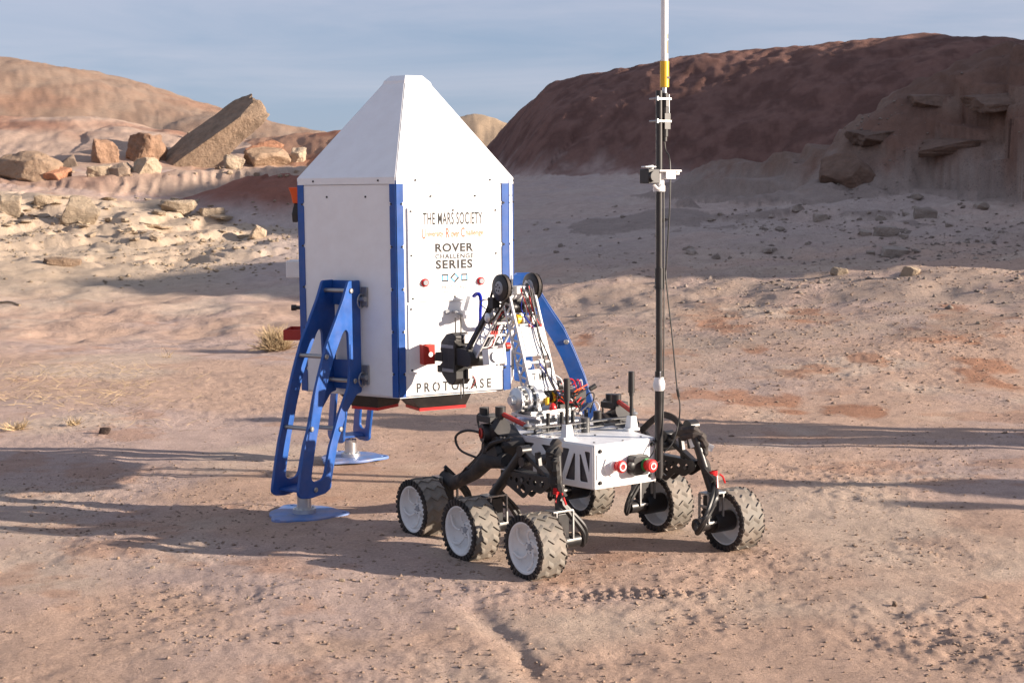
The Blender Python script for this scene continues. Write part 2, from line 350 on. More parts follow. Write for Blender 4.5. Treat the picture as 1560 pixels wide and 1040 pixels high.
def terrain(x, y, detail=True):
    """height, winning hill index (0 ground), colour helpers"""
    r = np.hypot(x, y)
    b = base(x, y)
    near = 1 - sstep(13, 20, r)
    calm = np.maximum(np.exp(-((x - .25) ** 2 + (y - 6.8) ** 2) / .7), np.exp(-((x + .55) ** 2 + (y - 8.2) ** 2) / 1.2))
    for (fx_, fy_) in ((-1.075, 7.44), (.38, 8.22), (-.98, 9.02)): calm = np.maximum(calm, np.exp(-((x - fx_) ** 2 + (y - fy_) ** 2) / .12))
    z = b + (1 - .85 * calm) * near * (.05 * fbm(x, y, 2.4, 3, 3) + .022 * fbm(x, y, .55, 3, 7)) + (1 - near) * (.25 * fbm(x, y, 3.0, 4, 11) + .05 * fbm(x, y, .5, 3, 12))
    bk_ = sstep(24.5, 28.5, y) * (1 - sstep(-5, -3.2, x)) * (1 - sstep(35.5, 37, y)); q_ = z * 4.5 + 1.2 * fbm(x, y, 1.4, 3, 13); fq = q_ - np.floor(q_)
    z = z + bk_ * ((sstep(.4, .75, fq) - fq) * .20 + .05 * fbm(x, y, .7, 4, 14) + .05 * fbm(x, y, .24, 2, 17))
    tl_ = sstep(19, 23, y) * sstep(1.5, 5, x) * (1 - sstep(34, 38, y)); q_ = z * 3.5 + 1.5 * fbm(x, y, 1.8, 3, 15); fq = q_ - np.floor(q_)
    z = z + tl_ * ((sstep(.3, .8, fq) - fq) * .16 + .08 * fbm(x, y, .8, 4, 16) + .045 * fbm(x, y, .24, 2, 18))
    rough = .35 + .9 * sstep(-.05, .35, fbm(x, y, 1.7, 3, 21))
    for (c, s_) in CLODS: rough = rough + 1.1 * np.exp(-(((x - c[0]) / s_) ** 2 + ((y - c[1]) / (s_ * 1.1)) ** 2))
    z = z + np.clip(rough, 0, 3) * (.0065 * fbm(x, y, .13, 3, 31) + .0055 * fbm(x, y, .045, 2, 41)) * (1 - .8 * calm)
    gw = np.maximum(g_line(x, y, GULLY, .05 + .05 * vn(x * 9, y * 9, 3)), .6 * g_line(x, y, GULLY2, .07))
    z = z - .016 * gw
    z = z + .005 * g_line(x, y, [(p[0] - .12, p[1]) for p in GULLY], .09)
    # wheel track with cleat imprints, lower right of the near wheel
    t0 = gp(860, 906); t1 = gp(1035, 905); tx, ty = t1[0] - t0[0], t1[1] - t0[1]; L = math.hypot(tx, ty); tx /= L; ty /= L
    s = (x - t0[0]) * tx + (y - t0[1]) * ty; d = (y - t0[1]) * tx - (x - t0[0]) * ty
    msk = sstep(-.1, .05, s) * (1 - sstep(L, L + .2, s)) * (1 - sstep(.055, .075, np.abs(d)))
    z = z + msk * (.009 * np.sin((s + np.abs(np.mod(d, .06) - .03) * 1.2) * 2 * PI / .052) - .008)
    idx = np.zeros(x.shape, int); hs = np.zeros(x.shape); hd = np.zeros(x.shape)
    top = z.copy()
    for i, (nm, pts, sl_, rad) in enumerate(HILLS):
        far = pts[0][1] > 44
        wx = x + (.9 if far else .45) * fbm(x, y, 4.0, 3, 50 + i); wy = y + (.9 if far else .45) * fbm(x + 40, y, 4.0, 3, 60 + i)
        edge = sstep(0, 4.5, np.abs(0 * x))
        h, d, s = hill_field(x, y, pts, sl_, rad)
        h2, d2, s2 = hill_field(wx, wy, pts, sl_, rad)
        k = sstep(.3, 2.5, d); h = h * (1 - k) + h2 * k
        if nm == 'red_hill':
            dx_ = np.maximum(0, 1.85 + .25 * fbm(x * 0, y, 5, 2, 89) - x); h = h - 1.3 * (np.sqrt(dx_ ** 2 + 2.25) - 1.5)
            h = h + k * (.16 * (ridged(s2, d2 * .16, 1.3, 3, 71) - .5) * sstep(3.5, 9, d) + .08 * fbm(x, y, 1.3, 3, 72)) + .10 * fbm(x, y, .40, 2, 73)
        elif nm == 'rock_spur':
            d2, zc = crest_field(wx, wy, pts); dc = 1.7 + .9 * fbm(x, y, 2.2, 3, 75)
            drop = np.clip(zc - 2.85 + .5 * fbm(x, y, 1.8, 2, 85), .12, 7)
            g = .52 * (np.sqrt(np.minimum(d2, dc) ** 2 + .64) - .8) + drop * (.42 * sstep(0, .8, d2 - dc) + .3 * sstep(.7, 1.4, d2 - dc) + .28 * sstep(1.4, 2.6, d2 - dc)) + .165 * np.maximum(d2 - dc - 1.8, 0)
            h = zc - g + .20 * fbm(x, y, 1.1, 4, 76) + .13 * fbm(x, y, .34, 2, 73) * (1.2 - sstep(dc, dc + .5, d2))
            ph = h / .40 + 1.1 * fbm(x, y, 3.0, 3, 88); fr = ph - np.floor(ph); msk_ = sstep(dc - .5, dc, d2) * (1 - sstep(dc + 2.0, dc + 3.2, d2))
            h = h + msk_ * (sstep(.55, .92, fr) - fr) * .40 * .9
        elif nm == 'eroded_bank':
            ph = s2 / .33 + 1.6 * fbm(x, y, 1.2, 3, 77) + .5 * d2
            h = h - sstep(.15, .7, d) * (.12 * np.abs(np.sin(PI * ph)) ** .7 - .04) * (1 - sstep(3.2, 5, d)) * (.6 + fbm(x, y, 1.5, 2, 87)) + .09 * fbm(x, y, .3, 3, 78)
        elif nm in ('pale_dome_hill', 'far_hillside', 'low_red_ridge', 'distant_knoll'):
            h = h + .12 * fbm(x, y * .6, .7, 3, 79) + .14 * k * fbm(x, y, 5, 3, 80) + k * .10 * (ridged(s2, d2 * .12, 2.0, 2, 83) - .5)
        elif nm == 'red_mound':
            h = h + .10 * (ridged(s2, d2 * .5, .5, 3, 81) - .5)
        else:
            h = h + .6 * fbm(x, y, 3, 4, 82)
        m = h > top
        idx = np.where(m, i + 1, idx); hs = np.where(m, s, hs); hd = np.where(m, d, hd)
        top = smax(top, h, .35 if not far else .6) if nm not in ('caster_hill',) else np.maximum(top, h)
    return top, idx, hs, hd, b
def Hxy(x, y):
    return float(terrain(np.array([float(x)]), np.array([float(y)]))[0][0])

# one polar sheet, fine where the photograph looks and coarse all round to the horizon
DA = math.radians(.058)
th = np.concatenate([np.linspace(-PI, -.72, 55)[:-1], np.linspace(-.72, -.36, 145)[:-1], np.arange(-.36, .36, DA), np.linspace(.36, .72, 145)[:-1], np.linspace(.72, 1.25, 80)[:-1], np.linspace(1.25, PI, 50)[:-1]])
rr = np.concatenate([[.4, .9, 1.5, 2.2, 2.9, 3.5, 4.0], np.exp(np.arange(math.log(4.35), math.log(11), .0031)), np.exp(np.arange(math.log(11), math.log(70), .0036)), np.exp(np.linspace(math.log(70), math.log(115), 60)), [125, 150, 200, 300, 500, 900, 1800]])
R2, T2 = np.meshgrid(rr, th, indexing='ij')
GX = (R2 * np.sin(T2)).ravel(); GY = (R2 * np.cos(T2)).ravel()
GZ, GI, GS, GD, GB = terrain(GX, GY)
GX = np.append(GX, 0.0); GY = np.append(GY, 0.0); GZ = np.append(GZ, 0.0)

# geology: base colour of the earth in zones (albedo), with the red hill's crest lightened for sun
def zones(x, y, z, idx, s, d):
    n1 = fbm(x, y, 2.2, 5, 101, .6); n2 = fbm(x, y, .5, 4, 102, .6); n3 = fbm(x, y, 6, 3, 103)
    def C(r, g, b): return np.array([r, g, b])[None, :] * np.ones((len(x), 1))
    def mixc(a, b, t): return a * (1 - t[:, None]) + b * t[:, None]
    sand = mixc(C(.50, .345, .26), C(.47, .35, .30), sstep(-.25, .3, n1))
    sand = mixc(sand, C(.54, .42, .33), .8 * sstep(.0, .4, fbm(x, y, 1.1, 4, 104)))
    sand = mixc(sand, C(.39, .225, .15), .55 * sstep(.18, .5, n2 + .5 * n1 - .1))
    # rust coloured patches on the rise to the right of the rover
    rust = np.zeros(len(x))
    for (u, v, a, b_) in [(1085, 508, 40, 14), (1240, 512, 45, 10), (1300, 622, 45, 9), (1200, 624, 30, 6), (1130, 605, 70, 16), (1060, 600, 50, 8), (1480, 525, 50, 14), (1520, 575, 45, 12), (1330, 565, 30, 7), (1030, 545, 30, 7), (1150, 545, 30, 7), (1235, 575, 50, 7), (1500, 590, 40, 14), (1420, 540, 60, 10), (880, 525, 25, 8)]:
        q = gp(u, v); q2 = gp(u + a, v); q3 = gp(u, v - b_)
        wx = abs(q2[0] - q[0]); wy = abs(q3[1] - q[1])
        rust = np.maximum(rust, np.exp(-((x - q[0]) / wx) ** 2 - ((y - q[1]) / wy) ** 2))
    sand = mixc(sand, C(.34, .135, .06), np.clip(1.1 * sstep(.15, .95, rust + .9 * fbm(x, y * .6, .35, 4, 106, .65) + .35 * n2) * sstep(.05, .3, rust), 0, .62))
    # gravel grey on the right-hand slope
    gv = sstep(10.5, 15, y) * sstep(-1, 1.5, x) * (1 - sstep(26, 34, y))
    sand = mixc(sand, C(.385, .29, .225), .8 * gv * sstep(-.3, .3, n1 + .6 * n2))
    # pale stone bank on the left
    pale = sstep(20.5, 25, y + n1) * (1 - sstep(35, 36.5, y)) * (1 - sstep(-5.2, -3.2, x + .6 * n1))
    sand = mixc(sand, C(.46, .365, .27), .85 * pale)
    # grey clay flat in the hollow behind
    clay = sstep(20, 26, y) * sstep(-6, -3.5, x) * (1 - sstep(6, 14, x - .1 * (y - 25)))
    sand = mixc(sand, C(.43, .36, .33), .6 * clay)
    col = sand
    def setc(i, c):
        m = idx == i; col[m] = c[m]
    hz_ = z + .9 * n1 + .5 * n2
    redc = mixc(C(.135, .070, .056), C(.185, .100, .080), sstep(-.3, .3, n2))
    redc = mixc(C(.42, .31, .27), redc, sstep(1.75, 2.9, hz_ + .05 * (x - 2)))
    redc = mixc(redc, C(.30, .15, .10), .5 * sstep(5.6, 7.6, hz_))  # lighter crest: its sunlit rim is put into the colour
    setc(1, redc)
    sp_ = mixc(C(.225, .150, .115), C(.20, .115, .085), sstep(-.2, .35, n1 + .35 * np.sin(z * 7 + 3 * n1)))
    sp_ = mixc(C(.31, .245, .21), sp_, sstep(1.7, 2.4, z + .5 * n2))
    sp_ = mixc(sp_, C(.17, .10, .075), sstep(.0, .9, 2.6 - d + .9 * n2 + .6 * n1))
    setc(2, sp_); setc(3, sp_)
    lf = mixc(C(.31, .222, .165), C(.28, .188, .135), sstep(-.3, .3, n1)); lf = mixc(lf, C(.31, .165, .105), .5 * sstep(.05, .4, n3)); setc(4, lf)
    dm = mixc(C(.36, .22, .155), C(.43, .31, .24), sstep(-.25, .3, n3 + .3 * n1)); dm = mixc(dm, C(.30, .14, .085), .7 * sstep(.0, .5, fbm(x, y, 5, 3, 105) + .25 * np.sin(z * 3.2 + 2 * n3))); setc(5, dm)
    setc(6, mixc(C(.27, .13, .085), C(.36, .21, .14), sstep(-.3, .3, n1))); setc(7, C(.38, .28, .19))
    bk = mixc(C(.32, .185, .135), C(.45, .34, .265), sstep(-14, -6.5, x + 3 * n1)); bk = mixc(bk, C(.46, .31, .23), .5 * sstep(0, .3, n2)); setc(8, bk)
    md = mixc(C(.47, .38, .34), C(.27, .115, .08), sstep(1.0, 1.55, z + .3 * n1)); setc(9, md)
    return np.clip(col * (1 + .10 * n2[:, None]), .02, .8)
GC = zones(GX[:-1], GY[:-1], GZ[:-1], GI, GS, GD)
GC = np.vstack([GC, [[.45, .31, .23]]])
GG = np.append(.22 + .78 * sstep(9.5, 13, GY[:-1]) * sstep(-1, 1.5, GX[:-1]) * (1 - sstep(26, 34, GY[:-1])), .2)

def earth_material():
    m = bpy.data.materials.new('desert_earth'); m.use_nodes = True; t = m.node_tree; b = t.nodes['Principled BSDF']; n = t.nodes.new; l = t.links.new
    b.inputs['Roughness'].default_value = .93; b.inputs['Specular IOR Level'].default_value = .15
    at_ = n('ShaderNodeAttribute'); at_.attribute_name = 'earth'
    ge = n('ShaderNodeNewGeometry')
    def noise(sc, det=6, ro=.6, dist=0):
        q = n('ShaderNodeTexNoise'); q.inputs['Scale'].default_value = sc; q.inputs['Detail'].default_value = det; q.inputs['Roughness'].default_value = ro; q.inputs['Distortion'].default_value = dist
        l(ge.outputs['Position'], q.inputs['Vector']); return q.outputs['Fac']
    def mrange(x, a, b_, c, d):
        q = n('ShaderNodeMapRange'); q.inputs['From Min'].default_value = a; q.inputs['From Max'].default_value = b_; q.inputs['To Min'].default_value = c; q.inputs['To Max'].default_value = d; l(x, q.inputs['Value']); return q.outputs['Result']
    def math_(op, a, b_):
        q = n('ShaderNodeMath'); q.operation = op
        for i, v in enumerate((a, b_)):
            if isinstance(v, (int, float)): q.inputs[i].default_value = v
            else: l(v, q.inputs[i])
        return q.outputs[0]
    f1 = mrange(noise(75, 9, .85), .32, .68, .66, 1.28); f2 = mrange(noise(5.5, 7, .65), .3, .7, .88, 1.12)
    mlt = math_('MULTIPLY', f1, f2)
    vo = n('ShaderNodeTexVoronoi'); vo.inputs['Scale'].default_value = 34; vo.inputs['Randomness'].default_value = 1; l(ge.outputs['Position'], vo.inputs['Vector'])
    sp_ = mrange(vo.outputs['Distance'], .10, .26, .62, 1.0)           # small dark grit
    gate = mrange(noise(1.3, 5, .65), .44, .62, 0, 1)
    ga_ = n('ShaderNodeAttribute'); ga_.attribute_name = 'grit'
    v2 = n('ShaderNodeTexVoronoi'); v2.inputs['Scale'].default_value = 17; l(ge.outputs['Position'], v2.inputs['Vector'])
    s2 = mrange(v2.outputs['Distance'], .12, .30, .45, 1.0)
    g2 = math_('MULTIPLY', ga_.outputs['Fac'], mrange(noise(2.6, 6, .7), .40, .60, 0, 1))
    k2 = math_('SUBTRACT', 1.0, math_('MULTIPLY', math_('SUBTRACT', 1.0, s2), g2)); mlt = math_('MULTIPLY', mlt, k2)
    gate = math_('MULTIPLY', gate, mrange(ga_.outputs['Fac'], .2, 1.0, .7, 1.3))
    inv = math_('SUBTRACT', 1.0, sp_); gr = math_('SUBTRACT', 1.0, math_('MULTIPLY', inv, gate)); mlt = math_('MULTIPLY', mlt, gr)
    mm = n('ShaderNodeVectorMath'); mm.operation = 'SCALE'; l(at_.outputs['Color'], mm.inputs[0]); l(mlt, mm.inputs['Scale'])
    l(mm.outputs['Vector'], b.inputs['Base Color'])
    h = math_('ADD', math_('MULTIPLY', noise(11, 5, .6), .012), math_('MULTIPLY', noise(85, 7, .78), .014))
    vb = n('ShaderNodeTexVoronoi'); vb.inputs['Scale'].default_value = 26; vb.feature = 'SMOOTH_F1'; l(ge.outputs['Position'], vb.inputs['Vector'])
    h = math_('ADD', h, math_('MULTIPLY', math_('SUBTRACT', .5, vb.outputs['Distance']), math_('MULTIPLY', gate, .016)))
    bp = n('ShaderNodeBump'); bp.inputs['Strength'].default_value = 1.0; bp.inputs['Distance'].default_value = 1.0; l(h, bp.inputs['Height']); l(bp.outputs['Normal'], b.inputs['Normal'])
    return m
M_earth = earth_material()

nr, na = len(rr), len(th)
I = np.arange(nr * na).reshape(nr, na)
a_ = I[:-1, :]; b_ = I[1:, :]
quads = np.stack([a_, np.roll(a_, -1, 1), np.roll(b_, -1, 1), b_], -1).reshape(-1, 4)[:, ::-1]
qi = GI[quads]                                                         # owner of each face = majority-ish (largest index wins ties)
own = np.sort(qi, axis=1)[:, 2]
def sheet(name, sel, fan=False):
    f = quads[sel]; used, inv = np.unique(f, return_inverse=True); f = inv.reshape(-1, 4)
    nv = len(used); extra = 0
    co = np.stack([GX[used], GY[used], GZ[used]], 1); cc = GC[used]
    loops = f.ravel(); starts = np.arange(len(f)) * 4; tot = np.full(len(f), 4)
    if fan:
        ci = nv; co = np.vstack([co, [[0, 0, 0.0]]]); cc = np.vstack([cc, GC[-1:]])
        look = {int(g): k for k, g in enumerate(used[:na * 2])}
        tri = [(ci, look[int(I[0, (j + 1) % na])], look[int(I[0, j])]) for j in range(na)]
        starts = np.append(starts, len(loops) + np.arange(na) * 3); tot = np.append(tot, np.full(na, 3)); loops = np.append(loops, np.array(tri).ravel())
    me = bpy.data.meshes.new(name); me.vertices.add(len(co)); me.vertices.foreach_set('co', co.ravel())
    me.loops.add(len(loops)); me.loops.foreach_set('vertex_index', loops.astype(np.int32))
    me.polygons.add(len(starts)); me.polygons.foreach_set('loop_start', starts.astype(np.int32)); me.polygons.foreach_set('loop_total', tot.astype(np.int32))
    me.polygons.foreach_set('use_smooth', np.ones(len(starts), bool))
    ca = me.attributes.new('earth', 'FLOAT_COLOR', 'POINT'); ca.data.foreach_set('color', np.hstack([cc, np.ones((len(cc), 1))]).ravel())
    cg = GG[used]; cg = np.append(cg, [.2]) if fan else cg
    gt = me.attributes.new('grit', 'FLOAT', 'POINT'); gt.data.foreach_set('value', cg)
    me.materials.append(M_earth); me.update(calc_edges=True); me.validate()
    return link_mesh(name, me)
tag(sheet('ground', own == 0, True), 'pale pinkish desert ground of sand, grit and clay', kind='structure')
HL = {'red_hill': 'big dark red clay hill behind the antenna mast', 'rock_spur': 'shaded rocky spur on the right edge with ledges', 'caster_hill': 'unseen rocky hill beyond the right edge, shaped to cast the wide shadow',
      'far_hillside': 'long tan hillside falling from the left edge', 'pale_dome_hill': 'pale and red banded slope behind the boulders', 'low_red_ridge': 'low reddish ridge right of the tilted slab',
      'distant_knoll': 'small tan knoll far off right of the white cone roof', 'eroded_bank': 'rilled clay bank under the boulders', 'red_mound': 'shaded red mound left of the lander'}
for i, (nm, *_r) in enumerate(HILLS):
    s_ = own == i + 1
    if s_.any(): tag(sheet(nm, s_), HL[nm], kind='structure')

# ------------------------------------------------------------------ the lander: white hexagonal cabin on three blue legs
LAND = (-.549, 8.21); PHI = -.0386
lander = empty('lander_mockup', (LAND[0], LAND[1], 0), PHI)
tag(lander, 'white hexagonal lander mock-up with cone roof and blue corner strips on three blue legs', 'lander mock-up')
HR, Z0, Z1, RT, ZT = .628, .578, 1.672, .134, 2.192
def hexv(k, R, z): a = k * PI / 3; return Vector((R * math.sin(a), -R * math.cos(a), z))
APO = HR * math.cos(PI / 6)
def face_M(j, s, z, o=0.0):
    """frame on cabin face j: x along the face to the right seen from outside, y up, z outward"""
    a = PI / 6 + j * PI / 3; n = Vector((math.sin(a), -math.cos(a), 0)); e = Vector((math.cos(a), math.sin(a), 0))
    p = n * (APO + o) + e * s + Vector((0, 0, z)); return frame(p, e, (0, 0, 1))
# inner core and the six side panels
core = MB(); core.prism([hexv(k, HR - .012, 0)[:2] for k in range(6)], Z0 + .004, Z1 - .002); core.build('inner_frame', M_white, lander)
fw = HR - .006
pan = plate_mesh('side_panel', [round_poly([(-fw / 2, Z0), (fw / 2, Z0), (fw / 2, Z1 - .024), (-fw / 2, Z1 - .024)], .004, 2)], .006, M_white)
bolt_b = MB(); bolt_b.cyl((0, 0, 0), (0, 0, .0035), .0055, .0045, n=10); bolt_me = bolt_b.mesh('bolt', M_dprint)
def bolt(parent, M, name='bolt'):
    o = link_mesh(name, bolt_me, parent); o.matrix_local = M; return o
strip_me = MB()
def strip_half(sign):
    pts = []; z0, z1 = Z0 - .004, Z1 - .004; wd = .037; nn = 5
    # bent flange with small notches along its free edge
    h = (z1 - z0)
    poly = [(0, z0), (wd, z0)]
    for i in range(nn):
        zc = z0 + h * (.01 + .98 * (i + .5) / nn + (0 if i else 0)); poly += [(wd, zc - .012), (wd - .011, zc), (wd, zc + .012)]
    poly += [(wd, z1), (0, z1)]
    return poly
def make_strip(k):
    m = MB(); v = hexv(k, HR, 0); nrm = Vector((v.x, v.y, 0)).normalized()
    for sgn in (-1, 1):
        nb = hexv(k + sgn, HR, 0); e = (nb - v).normalized(); a = PI / 6 + (k if sgn > 0 else k - 1) * PI / 3
        n = Vector((math.sin(a), -math.cos(a), 0))
        M = frame(v + n * .0035 - e * .0015, e, (0, 0, 1))
        zs = M.to_3x3() @ Vector((0, 0, 1)); lo, hi = (0, .005) if zs.dot(n) > 0 else (-.005, 0)
        m.prism(strip_half(sgn), lo, hi, M)
    return m.build('corner_strip', M_blue, lander)
for k in range(6):
    o = link_mesh('side_panel', pan, lander); o.matrix_local = face_M(k, 0, 0, .0005)
    st = make_strip(k)
    for sg in (-1, 1):
        for i in range(5):
            pos = face_M(k if sg > 0 else k - 1, -sg * (HR / 2 - .026), Z0 - .004 + (Z1 - Z0) * (.01 + .98 * (i + .5) / 5), .0085); bolt(st, pos)
    for s_ in (-.125, .125): bolt(o, Matrix.Translation((s_, Z1 - .085, .004)))
# roof: six trapezoid panels with a vertical lip, folded seams, and a cap
def roof_panel(k):
    m = MB(); t = .008
    for s0, s1 in ((.0, 1.0),):
        A0, A1 = hexv(k, HR + .010, Z1 - .022), hexv(k + 1, HR + .010, Z1 - .022); B0, B1 = hexv(k, HR + .010, Z1 + .012), hexv(k + 1, HR + .010, Z1 + .012)
        C0, C1 = hexv(k, RT, ZT), hexv(k + 1, RT, ZT)
        g = .004
        def sh(a, b): d = (b - a).normalized() * g; return a + d, b - d
        A0, A1 = sh(A0, A1); B0, B1 = sh(B0, B1); C0, C1 = sh(C0, C1)
        n = Vector((math.sin(PI / 6 + k * PI / 3), -math.cos(PI / 6 + k * PI / 3), 0)); dn = -n * t
        up_ = (-n * .6 + Vector((0, 0, -.6))) * t
        m.loft([[A0, A1, A1 + dn, A0 + dn], [B0, B1, B1 + dn + Vector((0, 0, -.004)), B0 + dn + Vector((0, 0, -.004))], [C0, C1, C1 + up_, C0 + up_]])
    return m.build('roof_panel', M_white, lander)
for k in range(6):
    rp_ = roof_panel(k)
    for s_ in (-.21, .21): bolt(rp_, face_M(k, s_, Z1 - .004, .0095))
rc = MB(); rc.prism([hexv(k, HR - .002, 0)[:2] for k in range(6)], Z1 - .001, Z1 + .004)
rc.loft([[hexv(k, HR + .002, Z1 + .006) for k in range(6)], [hexv(k, RT - .007, ZT - .004) for k in range(6)]]); rc.build('roof_seam', M_white, lander)
cp = MB(); cp.loft([[hexv(k, RT + .012, ZT - .014) for k in range(6)], [hexv(k, RT + .003, ZT + .006) for k in range(6)], [hexv(k, .098, ZT + .034) for k in range(6)]]); cp.build('roof_cap', M_white, lander, bevel=.002)
bt = MB(); bt.prism([hexv(k, HR - .02, 0)[:2] for k in range(6)], Z0 - .012, Z0 + .003); bt.build('floor_plate', M_white, lander)

# sign panel with its print
F0 = 0
sign = link_mesh('sign_panel', plate_mesh('sign_panel', [round_poly([(-.258, 1.055), (.256, 1.055), (.256, 1.53), (-.258, 1.53)], .006, 3)], .007, M_white), lander); sign.matrix_local = face_M(F0, 0, 0, .0085)
for (s_, z_) in [(-.24, 1.512), (.238, 1.512), (-.005, 1.515), (-.24, 1.29), (.238, 1.29), (-.235, 1.073), (.238, 1.073), (0, 1.075)]: bolt(sign, Matrix.Translation((s_, z_, .0035)))
def letter(body, s_, z_, wd, ht, m, par, spacing=1.0, shear=0, bold=0.0, o=.0042):
    t = link_mesh('lettering', text_mesh('lettering', body, wd, ht, m, Matrix.Translation((s_, z_, o)), spacing=spacing, shear=shear, bold=bold), par); return t
letter('THE MARS SOCIETY', -.006, 1.474, .335, .062, M_dprint, sign, 1.08, bold=.012)
letter('U', -.170, 1.398, .020, .052, M_rprint, sign, bold=.02); letter('niversity', -.108, 1.393, .094, .036, M_tprint, sign, bold=.02)
letter('R', -.036, 1.400, .022, .050, M_rprint, sign, bold=.02); letter('over', .006, 1.391, .048, .026, M_tprint, sign, bold=.02)
letter('C', .049, 1.402, .022, .050, M_rprint, sign, bold=.02); letter('hallenge', .116, 1.396, .100, .036, M_tprint, sign, bold=.02)
letter('ROVER', 0, 1.326, .216, .044, M_dprint, sign, 1.12, bold=.035); letter('CHALLENGE', 0, 1.282, .216, .024, M_dprint, sign, 1.12, bold=.025); letter('SERIES', -.002, 1.241, .208, .046, M_dprint, sign, 1.15, bold=.035)
em = MB(); em2 = MB()
for cx_, rot in ((-.055, 0), (0, PI / 4), (.055, 0)):
    q = Matrix.Translation((cx_, 1.172, .0042)) @ Matrix.Rotation(rot, 4, 'Z')
    for a in range(4):
        (em if a % 2 else em2).box((0, .0150, 0), (.024 if a % 2 else .035, .0075, .0010), q @ Matrix.Rotation(a * PI / 2, 4, 'Z'))
em.build('emblem', M_bprint, sign); em2.build('emblem', M_dprint, sign)
letter('PROTOCASE', -.003, 1.124, .138, .020, M_gprint, sign, 1.2, bold=.02)
ln = MB()
for i in range(2): ln.box((0, 1.101 - i * .012, .0042), (.13 - .03 * i, .0035, .0006))
ln.box((0, 1.143, .0042), (.13, .002, .0006)); ln.build('printed_rule', M_gprint, sign)
# two red rings with dark centres
for (s_, z_) in ((-.168, 1.152), (.148, 1.150)):
    m = MB(); m.lathe([(.004, .0), (.004, .021), (.011, .021), (.015, .017), (.015, .0)], (s_, z_, 0), (0, 0, 1), 20); bn = m.build('ring_button', M_redb, lander); bn.matrix_local = face_M(F0, 0, 0, .0075)
    m = MB(); m.cyl((s_, z_, .014), (s_, z_, .021), .0145, .013, n=14); m.build('button_centre', M_grey, bn)
# access door under the sign
door = link_mesh('access_door', plate_mesh('access_door', [round_poly([(-.262, .690), (.256, .690), (.256, 1.045), (-.262, 1.045)], .006, 3)], .005, M_white), lander); door.matrix_local = face_M(F0, 0, 0, .0068)
for (s_, z_) in [(-.245, .71), (.24, .71), (-.245, 1.02), (.24, 1.03), (0, .705)]: bolt(door, Matrix.Translation((s_, z_, .0025)))
m = MB(); m.cyl((-.012, .998, .0), (-.012, .998, .045), .007); m.cyl((-.012, .998, .040), (.020, .975, .052), .0075); m.cyl((-.045, .998, 0), (-.045, .998, .012), .012); m.build('latch_handle', M_grey, door)
# red bracket with a hole
br = link_mesh('bracket', plate_mesh('bracket', [[(-.030, -.050), (.030, -.050), (.030, .050), (-.030, .050)], circ(.008, 0, .013)], .006, M_red), lander)
br.matrix_local = face_M(F0, -.168, .79, .055)
m = MB(); m.box((-.030, 0, -.028), (.006, .10, .056)); m.box((.012, .047, -.028), (.036, .006, .050)); m.box((.012, -.047, -.028), (.036, .006, .050)); m.build('bracket_flange', M_red, br, bevel=.001)
ml = link_mesh('lettering', text_mesh('lettering', 'PROTOCASE', .425, .050, M_dprint, Matrix.Translation((-.006, .617, 0)), spacing=1.55, bold=.018), lander); ml.matrix_local = face_M(F0, 0, 0, .0046)
# stencil bridges in the cut-out letters
m = MB()
for s_ in (-.105, .018, .052): m.box((s_, .642, .0003), (.009, .012, .0026)); m.box((s_, .592, .0003), (.009, .012, .0026))
sb = m.build('stencil_bridge', M_white, lander); sb.matrix_local = face_M(F0, 0, 0, .0042)
# white nozzle box with a blue coiled hose in front of the door
nb = MB(); nb.box((.040, .985, .045), (.046, .040, .080)); nb.box((0, 0, 0), (.032, .080, .042), Matrix.Translation((.056, 1.035, .055)) @ Matrix.Rotation(-.30, 4, 'Z')); nb.cyl((.030, .975, .085), (.030, .975, .10), .012)
no_ = nb.build('hose_nozzle', M_whitep, lander, bevel=.003); no_.matrix_local = face_M(F0, 0, 0, .006)
hp = spline_pts([(.072, 1.062, .06), (.082, 1.085, .075), (.098, 1.088, .085), (.108, 1.06, .085), (.112, 1.0, .07), (.116, .93, .055), (.118, .90, .010)], 10)
m = MB(); m.tube(hp, .0075, 8)
for i in range(0, len(hp) - 1):
    m.lathe([(-.0025, .0075), (0, .0105), (.0025, .0075)], hp[i], hp[i + 1] - hp[i], 10)
ho = m.build('coiled_hose', M_bluehose, lander); ho.matrix_local = face_M(F0, 0, 0, .006)
# dark tubs with a red rim hanging under the front faces
def tub(j, s0, s1, red_s):
    m = MB(); M = face_M(j, 0, 0, 0)
    top = [(s0, Z0 - .013, -.035), (s1, Z0 - .013, -.035), (s1, Z0 - .013, -.26), (s0, Z0 - .013, -.26)]
    bot = [(s0 + .06, Z0 - .075, -.06), (s1 - .02, Z0 - .075, -.06), (s1 - .02, Z0 - .075, -.24), (s0 + .06, Z0 - .075, -.24)]
    m.loft([[M @ Vector(p) for p in top], [M @ Vector(p) for p in bot]]); o = m.build('under_tub', M_darkbox, lander)
    r = MB(); b2 = [(p[0], p[1] - .001, p[2]) for p in bot]; b3 = [(p[0], p[1] - .016, p[2]) for p in bot]
    r.loft([[M @ Vector(p) for p in b2], [M @ Vector(p) for p in b3]]); r.build('tub_rim', M_redb, o)
tub(0, -.235, .11, 0); tub(-1, -.10, .15, 0)
